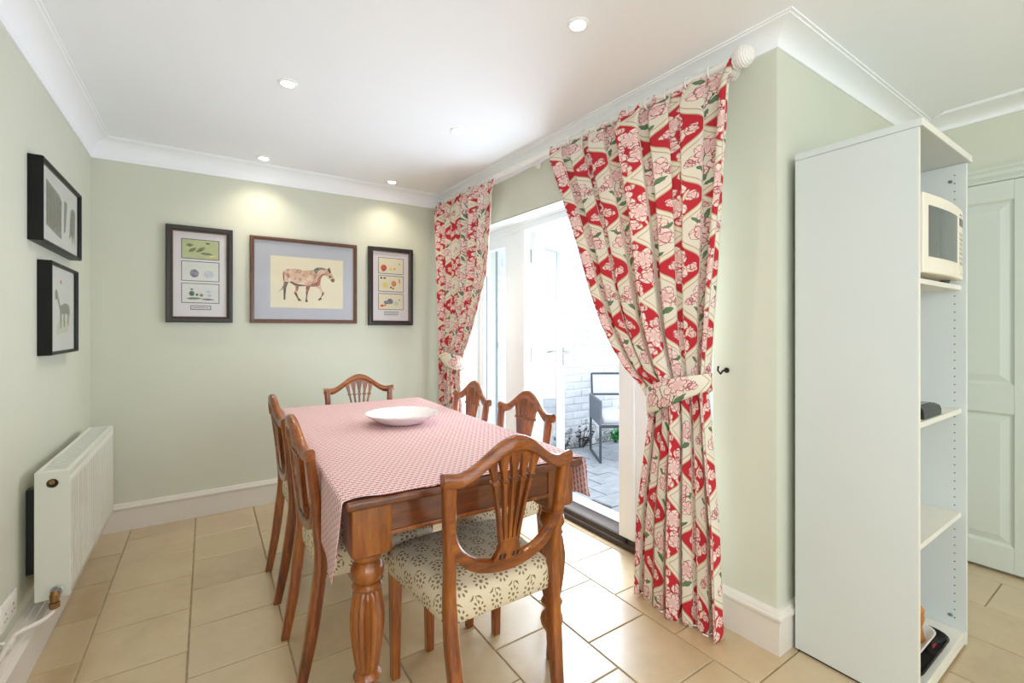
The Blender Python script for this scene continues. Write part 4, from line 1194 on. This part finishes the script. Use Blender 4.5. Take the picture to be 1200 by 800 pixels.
# horse watercolour
t, bd, P, slab, dB = picture('framed_print', 'wide brown framed watercolour of a walking horse with grey mount', (0.619, YB - 0.0005, 1.600), BKR, BKU, BKN, 0.734, 0.617, 0.024, 0.026, M['brownframe'], M['matgrey'], M['gold'])
px0, px1, pz0, pz1 = -.240, .262, -.196, .178
slab('paper_sheet', rectp(px0, px1, pz0, pz1), dB - .0005, dB + .0004, M['paper'], bd)
def hz(pts):
    out = []
    for x, y in pts:
        a = (x - 60) / 910; tp = 75 + 65 * a; bt = 720 + 25 * a; b = (y - tp) / (bt - tp)
        out.append((px0 + a * (px1 - px0), pz1 - b * (pz1 - pz0)))
    return out
horse = [(205, 300), (215, 270), (250, 245), (330, 238), (400, 245), (450, 268), (520, 262), (580, 255), (620, 228), (680, 225), (740, 238), (775, 240), (787, 222), (800, 250), (820, 300), (855, 370), (855, 400), (830, 412), (800, 385), (760, 350), (730, 320), (700, 330), (675, 370), (670, 430), (690, 490), (718, 545), (705, 575), (680, 600), (690, 625), (650, 640), (635, 628), (665, 605), (690, 570), (688, 545), (650, 495), (610, 465), (545, 460), (530, 500), (510, 550), (500, 620), (515, 655), (480, 658), (480, 630), (490, 580), (485, 500), (480, 455), (400, 455), (395, 500), (375, 540), (395, 600), (435, 640), (395, 645), (375, 600), (340, 545), (345, 530), (360, 500), (350, 450), (300, 405), (270, 420), (245, 480), (238, 560), (235, 625), (215, 628), (215, 560), (212, 480), (215, 420), (205, 350)]
slab('horse_drawing', hz(horse), dB + .0004, dB + .0009, M['horse'], bd)
dk = [([(212, 470), (222, 400), (272, 408), (246, 480), (238, 560), (235, 625), (215, 628), (215, 560)], 'horsedark'), ([(340, 545), (350, 530), (372, 540), (395, 600), (435, 640), (395, 645), (375, 600)], 'horsedark'),
      ([(487, 520), (515, 520), (505, 580), (500, 620), (515, 655), (480, 658), (482, 630), (490, 580)], 'horsedark'), ([(690, 545), (712, 535), (718, 548), (705, 575), (680, 600), (690, 625), (650, 640), (640, 628), (668, 605), (690, 572)], 'horsedark'),
      ([(585, 256), (620, 228), (680, 225), (740, 238), (720, 262), (690, 250), (650, 262), (625, 300), (605, 300)], 'greywash'), ([(760, 252), (787, 222), (800, 252), (812, 290), (790, 300)], 'horsedark'), ([(800, 385), (830, 360), (858, 374), (855, 402), (830, 412)], 'horsedark'),
      ([(640, 360), (700, 300), (735, 300), (728, 320), (700, 330), (675, 370), (668, 440), (620, 466), (545, 462), (555, 430), (620, 410)], 'horsered'), ([(285, 408), (310, 398), (370, 430), (480, 446), (480, 458), (400, 458), (350, 452)], 'horsedark'),
      ([(205, 300), (218, 275), (226, 330), (222, 400), (210, 380)], 'horsered'), ([(360, 460), (400, 458), (393, 500), (375, 530), (362, 505)], 'horsered'), ([(490, 450), (540, 456), (528, 500), (512, 520), (490, 515)], 'horsered'), ([(212, 470), (200, 500), (150, 528), (190, 495), (208, 450)], 'horsedark'), ([(780, 330), (800, 320), (815, 350), (790, 360)], 'horsedark')]
for k, (pts, mt) in enumerate(dk): slab('horse_shading', hz(pts), dB + .0009, dB + .0011 + .00004 * k, M[mt], bd)
# two black box frames on the left wall: right = +y as the camera faces it
LR_, LN_ = (0, 1, 0), (1, 0, 0)
t, bd, P, slab, dB = picture('framed_print', 'upper black box frame on the radiator wall with dark striped sketch', (XL + 0.0005, 2.857, 1.767), LR_, BKU, LN_, 0.665, 0.336, 0.016, 0.046, M['blackframe'], M['paperwhite'], None, 0.66)
slab('sketch_block', [(-.225, -.085), (.012, -.110), (.018, .060), (-.02, .082), (-.225, .105)], dB, dB + .0006, M['greywash'], bd)
for k in range(9): slab('sketch_stripe', rectp(-.215 + k * .025, -.208 + k * .025, -.08, .085 - .002 * k), dB + .0006, dB + .0009, M['horsedark'] if k % 2 else M['ink'], bd)
slab('sketch_block', [(.055, -.075), (.085, -.06), (.115, .07), (.09, .082), (.06, .07)], dB, dB + .0006, M['greywash'], bd)
slab('sketch_block', [(.155, -.085), (.20, -.06), (.215, -.11), (.235, -.05), (.265, -.11), (.275, .06), (.23, .075), (.18, .055)], dB, dB + .0006, M['greywash'], bd)
t, bd, P, slab, dB = picture('framed_print', 'lower black box frame on the radiator wall with small pony sketch', (XL + 0.0005, 2.883, 1.337), LR_, BKU, LN_, 0.470, 0.399, 0.014, 0.046, M['blackframe'], M['paperwhite'], None, 0.66)
slab('grass_patch', [(-.09, -.115), (.10, -.10), (.12, -.05), (.03, -.035), (-.08, -.06)], dB, dB + .0005, M['palewash'], bd)
pony = [(-.12, .075), (-.10, .09), (-.075, .07), (-.05, .03), (-.03, .015), (.03, .03), (.10, .03), (.13, .015), (.14, -.03), (.13, -.02), (.12, .0), (.115, -.07), (.10, -.07), (.095, -.02), (.05, -.015), (.04, -.08), (.025, -.08), (.02, -.02), (-.01, -.02), (-.02, -.085), (-.035, -.085), (-.035, -.01), (-.06, .02), (-.085, .045), (-.115, .04)]
slab('pony_drawing', pony, dB + .0005, dB + .001, M['greywash'], bd)
slab('sketch_mark', ell(-.02, .125, .012, .010, 10), dB, dB + .0005, M['redwash'], bd)

# ================================================================== DOWNLIGHTS
lights = [((0.315, 2.355), 'recessed ceiling downlight above the table, nearer row, radiator side'), ((1.208, 2.368), 'recessed ceiling downlight above the table, nearer row, patio side'),
          ((0.318, 3.478), 'recessed ceiling downlight close to the end wall, radiator side'), ((1.205, 3.482), 'recessed ceiling downlight close to the end wall, patio side'), ((1.165, 1.288), 'recessed ceiling downlight nearest the camera at the top edge')]
def downlight(x, y, label, vis=True):
    t = thing('downlight', label, 'downlight', (x, y, ZC), 0, 'recessed ceiling downlights')
    bm = NB(); lathe(bm, [(0.0, .042), (-.003, .042), (-.006, .038), (-.006, .030), (-.001, .028)], 28, cap=False); obj('bezel', bm, M['cornice'], t, smooth=40)
    bm = NB(); lathe(bm, [(-.0012, .028), (-.0030, .022), (-.0040, .010), (-.0042, .002)], 24); obj('lens', bm, M['emit'], t, smooth=True)
    l = bpy.data.lights.new('downlight_beam', 'SPOT'); l.energy = DOWN_ENERGY; l.spot_size = math.radians(125); l.spot_blend = 0.9; l.shadow_soft_size = 0.03; l.color = (1.0, 0.87, 0.69)
    o = bpy.data.objects.new('downlight_beam', l); C.objects.link(o); o.parent = t; o.location = (0, 0, -0.012)
for (x, y), lab in lights: downlight(x, y, lab)
for x, y in ((0.315, 0.2), (0.315, -1.2), (2.6, -0.3), (2.6, -1.5)):  # extra fill spots added out of view, without fittings
    l = bpy.data.lights.new('unseen_fill_spot', 'SPOT'); l.energy = DOWN_ENERGY; l.spot_size = math.radians(125); l.spot_blend = 0.9; l.shadow_soft_size = 0.03; l.color = (1.0, 0.87, 0.69)
    o = bpy.data.objects.new('unseen_fill_spot', l); C.objects.link(o); o.location = (x, y, ZC - 0.012)

# ================================================================== RADIATOR
RY0, RY1, RZ0, RZ1 = 2.428, 3.400, 0.214, 0.703
rx0, rx1 = -0.541, -0.441
rad = thing('radiator', 'white double panel radiator on the sage wall', 'radiator', ((rx0 + rx1) / 2, (RY0 + RY1) / 2, RZ0))
# front panel with pressed flutes
bm = NB(); pts = []
nfl = 24; ya, yb = RY0 + 0.012, RY1 - 0.012
prof2 = []
for k in range(nfl):
    y = ya + (yb - ya) * (k + .5) / nfl; hw_ = (yb - ya) / nfl / 2
    prof2 += [(y - hw_ * .98, 0.0), (y - hw_ * .45, 0.0), (y - hw_ * .3, -.011), (y + hw_ * .3, -.011), (y + hw_ * .45, 0.0)]
def panel(bm, x, s):
    zs_ = [RZ0 + .004, RZ0 + .03, RZ0 + .055, RZ1 - .075, RZ1 - .05, RZ1 - .02]
    V = []
    for q, z in enumerate(zs_):
        dep = 1.0 if 2 <= q <= 3 else 0.0
        V.append([bm.verts.new((x + s * d * dep, y, z)) for y, d in [(RY0 + .002, 0)] + prof2 + [(RY1 - .002, 0)]])
    for a, b_ in zip(V, V[1:]):
        for k in range(len(a) - 1): bm.faces.new((a[k], a[k + 1], b_[k + 1], b_[k]))
panel(bm, rx1 - .002, 1)
o = obj('front_panel', bm, M['radiator'], rad, smooth=30, world=True); so = o.modifiers.new('thick', 'SOLIDIFY'); so.thickness = .003; so.offset = -1
bm = NB(); box(bm, rx0 + .002, rx0 + .012, RY0 + .004, RY1 - .004, RZ0 + .01, RZ1 - .02); wobj('back_panel', bm, M['radiator'], rad)
for y in (RY1 - .004, RY0):
    bm = NB(); box(bm, rx0, rx1, y, y + .004, RZ0, RZ1, .0015); sp = wobj('side_panel', bm, M['radiator'], rad)
bm = NB(); box(bm, rx0 + .0005, rx0 + .012, RY0 + .0045, RY1 - .0045, RZ1 - .022, RZ1); box(bm, rx1 - .016, rx1 + .001, RY0 + .0045, RY1 - .0045, RZ1 - .022, RZ1)
box(bm, rx0 + .012, rx1 - .016, RY0 + .0045, RY0 + .022, RZ1 - .003, RZ1); box(bm, rx0 + .012, rx1 - .016, RY1 - .022, RY1 - .0045, RZ1 - .003, RZ1); wobj('top_rim', bm, M['radiator'], rad)
bm = NB(); box(bm, rx0 + .010, rx1 - .014, RY0 + .01, RY1 - .01, RZ1 - .012, RZ1 - .006); gr = wobj('top_grille', bm, M['grille'], rad)
for k in range(36):
    y = RY0 + .03 + k * (RY1 - RY0 - .06) / 35
    bm = NB(); box(bm, rx0 + .010, rx1 - .014, y - .006, y + .006, RZ1 - .006, RZ1 - .002); obj('grille_bar', bm, M['radiator'], gr, world=True)
bm = NB(); xc_ = (rx0 + rx1) / 2; lathe(bm, [(-.001, .017), (-.004, .016), (-.004, .013)], 20, c=(xc_, RY0, RZ1 - .045), axis='y', cap=False); lathe(bm, [(-.0015, .013), (-.002, .001)], 20, c=(xc_, RY0, RZ1 - .045), axis='y'); pl = obj('bleed_plug', bm, M['darkmetal'], sp, smooth=40, world=True)
bm = NB(); lathe(bm, [(-.0025, .011), (-.007, .010), (-.007, .002)], 6, c=(xc_, RY0, RZ1 - .040), axis='y'); obj('bleed_valve', bm, M['brass'], sp, smooth=30, world=True)
bm = NB()
for y in (RY0 + .10, RY1 - .12): box(bm, XL + .001, rx0 + .002, y - .02, y + .02, RZ0 + .08, RZ1 - .08)
wobj('wall_bracket', bm, M['blackplastic'], rad)
# valve at the lower near corner
vy, vz = RY0 - .004, RZ0 + .030
bm = NB(); lathe(bm, [(0, .019), (-.003, .019), (-.004, .014), (-.030, .012)], 20, c=(xc_ + .012, RY0, vz), axis='y')
val = wobj('valve', bm, M['steel'], rad, 40)
bm = NB(); tube(bm, [(xc_ + .012, RY0 - .022, vz + .004), (xc_ + .012, RY0 - .030, vz - .004), (xc_ + .012, RY0 - .032, vz - .028)], [.013, .015, .012], 12)
lathe(bm, [(-.050, .016), (-.030, .016)], 6, c=(xc_ + .012, RY0 - .032, vz)); obj('brass_elbow', bm, M['brass'], val, smooth=35, world=True)
# painted pipe along the skirting
pp = thing('heating_pipe', 'cream painted heating pipe bending from radiator valve to the skirting', 'pipe', (XL + .03, 2.3, 0.175))
x_ = xc_ + .012
path = [(x_, RY0 - .032, vz - .048), (x_, RY0 - .034, vz - .056), (x_ - .006, RY0 - .055, vz - .062), (x_ - .025, RY0 - .10, vz - .060), (XL + .030, RY0 - .15, .186), (XL + .026, RY0 - .20, .182), (XL + .026, RY0 - .5, .182), (XL + .026, 1.2, .182)]
bm = NB(); tube(bm, spline(path, 60), .0085, 12); obj('pipe_run', bm, M['skirting'], pp, smooth=50, world=True)
bm = NB(); tube(bm, [(XL + .027, RY0 - .185, .183), (XL + .027, RY0 - .225, .182)], .0125, 12); tube(bm, [(XL + .027, RY0 - .20, .183), (XL + .004, RY0 - .205, .192)], .007, 8); obj('pipe_tee', bm, M['skirting'], pp, smooth=50, world=True)

# wall socket
so_ = thing('wall_socket', 'white double wall socket low beside the radiator', 'socket', (XL, 2.30, .225))
bm = NB(); box(bm, XL + .0005, XL + .010, 2.226, 2.373, .222, .312, .003, 2); pl = obj('face_plate', bm, M['plastic_white'], so_, world=True, smooth=40)
for y in (2.262, 2.335):
    bm = NB(); box(bm, XL + .010, XL + .0125, y - .008, y + .008, .286, .304, .001); obj('rocker_switch', bm, M['plastic_white'], pl, world=True)
    for dy, dz, w_, h_ in ((0, .272, .003, .008), (-.011, .250, .006, .003), (.011, .250, .006, .003)):
        bm = NB(); box(bm, XL + .0095, XL + .0103, y + dy - w_, y + dy + w_, dz - h_ / 2, dz + h_ / 2); obj('pin_slot', bm, M['mw_dark'], pl, world=True)

# ================================================================== SHELF UNIT
SX0, SX1, SY0, SY1, SZ = 1.905, 2.492, 0.488, 0.858, 1.928
sh = thing('shelf_unit', 'tall grey white open shelf unit standing against the return wall', 'shelf unit', ((SX0 + SX1) / 2, (SY0 + SY1) / 2, 0))
bm = NB(); box(bm, SX0, SX0 + .018, SY0, SY1, .008, SZ - .026, .001); wobj('side_panel', bm, M['melamine'], sh)
bm = NB(); box(bm, SX0 + .0004, SX0 + .0176, SY0 - .0012, SY0, .008, SZ - .026); wobj('edge_strip', bm, M['melamine_edge'], sh)
bm = NB(); box(bm, SX1 - .018, SX1, SY0, SY1, .008, SZ - .026, .001); rp = wobj('side_panel', bm, M['melamine'], sh)
bm = NB(); box(bm, SX0 - .001, SX1 + .010, SY0 - .010, SY1, SZ - .025, SZ, .001); tpn = wobj('top_panel', bm, M['melamine'], sh)
bm = NB(); box(bm, SX0, SX1 + .0094, SY0 - .0112, SY0 - .010, SZ - .0245, SZ - .0005); obj('edge_strip', bm, M['melamine_edge'], tpn, world=True)
bm = NB(); box(bm, SX0 + .018, SX1 - .018, SY1 - .006, SY1 - .001, .008, SZ - .026); wobj('back_panel', bm, M['melamine'], sh)
for z in (1.420, 0.934, 0.525):
    bm = NB(); box(bm, SX0 + .0185, SX1 - .0185, SY0 + .015, SY1 - .008, z - .018, z, .001); s_ = wobj('shelf', bm, M['melamine_edge'], sh)
bm = NB(); box(bm, SX0 + .0185, SX1 - .0185, SY0 + .004, SY1 - .008, .012, .058, .001); wobj('base_shelf', bm, M['melamine_edge'], sh)
bm = NB(); box(bm, SX0 + .004, SX1 - .004, SY0 + .02, SY1 - .01, .0, .010); wobj('plinth', bm, M['rubber'], sh)
hb = NB()
z = 0.10
while z < SZ - .05:
    if all(abs(z - (q - .009)) > .016 for q in (1.420, .934, .525)):
        lathe(hb, [(0, .0026), (-.0007, .0026)], 8, c=(SX1 - .0181, SY0 + .034, z), axis='x')
    z += .032
o = obj('peg_holes', hb, M['hole'], rp, world=True); o['kind'] = 'stuff'
bm = NB()
for z in (1.838, .106): lathe(bm, [(0, .007), (-.004, .006)], 12, c=(SX1 - .018, SY0 + .046, z), axis='x')
obj('screw_cap', bm, M['steel'], rp, world=True)
# dark gap seal behind
# microwave
mx0, mx1, mz0, mz1, my = 1.958, 2.424, 1.436, 1.702, 0.478
mw = thing('microwave', 'cream microwave oven on the top shelf of the unit', 'microwave', ((mx0 + mx1) / 2, .66, 1.4205))
bm = NB(); box(bm, mx0, mx1, my + .03, .835, mz0, mz1, .010, 2); wobj('casing', bm, M['mw_body'], mw, 40)
xs = mx1 - .110
bm = NB(); pts = []
def face(bm, xa, xb, za, zb, y0, bul, mat_n=10):
    rings = []
    for k in range(mat_n + 1):
        x = xa + (xb - xa) * k / mat_n; f = (x - mx0) / (mx1 - mx0)
        yy = y0 - bul * math.sin(PI * min(1, max(0, f)))
        rings.append([(x, yy, za), (x, my + .032, za), (x, my + .032, zb), (x, yy, zb)])
    loft(bm, rings)
face(bm, mx0, xs - .002, mz0, mz1, my + .010, .014); dr_ = wobj('oven_door', bm, M['mw_body'], mw, 30); bevel_mod(dr_, .004, 2, 50)
bm = NB()
wx0, wx1, wz0, wz1 = mx0 + .038, xs - .030, mz0 + .055, mz1 - .040
rings = []
for k in range(13):
    x = wx0 + (wx1 - wx0) * k / 12; f = (x - mx0) / (mx1 - mx0); yy = my + .010 - .014 * math.sin(PI * f) - .0022
    rings.append([(x, yy, wz0), (x, yy + .006, wz0), (x, yy + .006, wz1), (x, yy, wz1)])
loft(bm, rings); obj('door_window', bm, M['mw_glass'], dr_, smooth=30, world=True)
bm = NB(); face(bm, xs + .002, mx1, mz0, mz1, my + .010, .014, 4); cp = wobj('control_panel', bm, M['mw_body'], mw, 30); bevel_mod(cp, .003, 2, 50)
def cpy(x): return my + .010 - .014 * math.sin(PI * (x - mx0) / (mx1 - mx0))
def chip(x0, x1, z0, z1, mat, nm, th=.0018):
    bm = NB(); ya_, yb_ = cpy(x0), cpy(x1)
    vs = [bm.verts.new(p) for p in ((x0, ya_ - th, z0), (x1, yb_ - th, z0), (x1, yb_ - th, z1), (x0, ya_ - th, z1), (x0, ya_ + .004, z0), (x1, yb_ + .004, z0), (x1, yb_ + .004, z1), (x0, ya_ + .004, z1))]
    for f in ((0, 1, 2, 3), (4, 7, 6, 5), (0, 4, 5, 1), (1, 5, 6, 2), (2, 6, 7, 3), (3, 7, 4, 0)): bm.faces.new([vs[i] for i in f])
    obj(nm, bm, mat, cp, world=True)
chip(xs + .028, mx1 - .022, mz1 - .066, mz1 - .038, M['mw_dark'], 'display')
chip(xs + .032, mx1 - .040, mz1 - .026, mz1 - .022, M['mw_dark'], 'printed_mark', .001)
for r in range(7):
    for c in range(3):
        x = xs + .026 + c * .022; z = mz1 - .092 - r * .018
        chip(x, x + .016, z - .011, z, M['mw_key'], 'keypad_button', .0014)
chip(xs + .028, mx1 - .022, mz0 + .020, mz0 + .030, M['mw_body'], 'door_release', .003)
for x in (mx0 + .05, mx1 - .05):
    for y in (.53, .79):
        bm = NB(); lathe(bm, [(0, .014), (.018, .016)], 12, c=(x, y, 1.4205)); wobj('foot', bm, M['blackplastic'], mw)
# black gadget on the second shelf
kb = thing('kitchen_scale', 'black plastic gadget on the cream middle shelf', 'gadget', (2.16, .57, .9345))
bm = NB(); loft(bm, [[(x, y, z) for x, y in ((2.06 + i, .512 + i), (2.258 - i, .512 + i), (2.258 - i, .64 - i), (2.06 + i, .64 - i))] for i, z in ((0.0, .9345), (0.0, .955), (.004, .968), (.016, .976))]); wobj('scale_body', bm, M['blackplastic'], kb)
bm = NB(); box(bm, 2.09, 2.228, .535, .615, .976, .9785, .001); wobj('scale_plate', bm, M['mw_glass'], kb)
# trays standing on the base shelf
def tray(name, label, cx, cy, z, w, d, tilt, mat, hgt):
    t = thing(name, label, 'tray', (cx, cy, z)); t.rotation_euler = (0, tilt, 0)
    bm = NB()
    def rr(ins, z_, r):
        hw_, hd_ = w / 2 - ins, d / 2 - ins; pts = []
        for qx, qy, a0 in ((1, 1, 0), (-1, 1, PI / 2), (-1, -1, PI), (1, -1, 1.5 * PI)):
            for k in range(6):
                a = a0 + k / 5 * PI / 2; pts.append((qx * (hw_ - r) + r * math.cos(a), qy * (hd_ - r) + r * math.sin(a), z_))
        return pts
    loft(bm, [rr(.030, 0, .04), rr(.006, hgt * .7, .055), rr(0, hgt, .06), rr(.005, hgt, .058), rr(.012, hgt * .75, .05), rr(.034, .004, .036)])
    obj('tray_body', bm, mat, t, smooth=40)
    return t
tb = tray('serving_tray', 'black lacquer tray with red motif at the foot of shelf unit', 2.145, .655, .0585, .41, .315, 0.0, M['trayblack'], .030)
bm = NB(); prism(bm, ell(.110, -.132, .030, .014, 14, .3), lambda a, b, t: (a, b, t), .0042, .0052); obj('red_motif', bm, M['red'], tb)
tw = tray('serving_tray', 'white patterned tray resting inside the black tray', 2.150, .660, .0690, .345, .262, 0.0, M['traywhite'], .036)
for k in range(10):
    a, b_ = random.uniform(-.12, .12), random.uniform(-.06, .06)
    bm = NB(); prism(bm, leafp(a, b_, .014, .006, random.uniform(0, 3)), lambda a, b, t: (a, b, t), .0042, .0050); obj('grey_motif', bm, M['greywash'], tw)
gd = thing('pepper_mill', 'amber turned wooden mill standing in the white tray', 'mill', (2.226, .574, .0735))
bm = NB(); lathe(bm, [(0, .024), (.008, .026), (.03, .020), (.06, .015), (.085, .022), (.095, .022), (.10, .014)], 20); obj('mill_body', bm, M['wicker'], gd, smooth=45)
bm = NB(); lathe(bm, [(.10, .014), (.108, .021), (.122, .022), (.134, .014), (.138, .004)], 20); obj('mill_cap', bm, M['wicker'], gd, smooth=45)
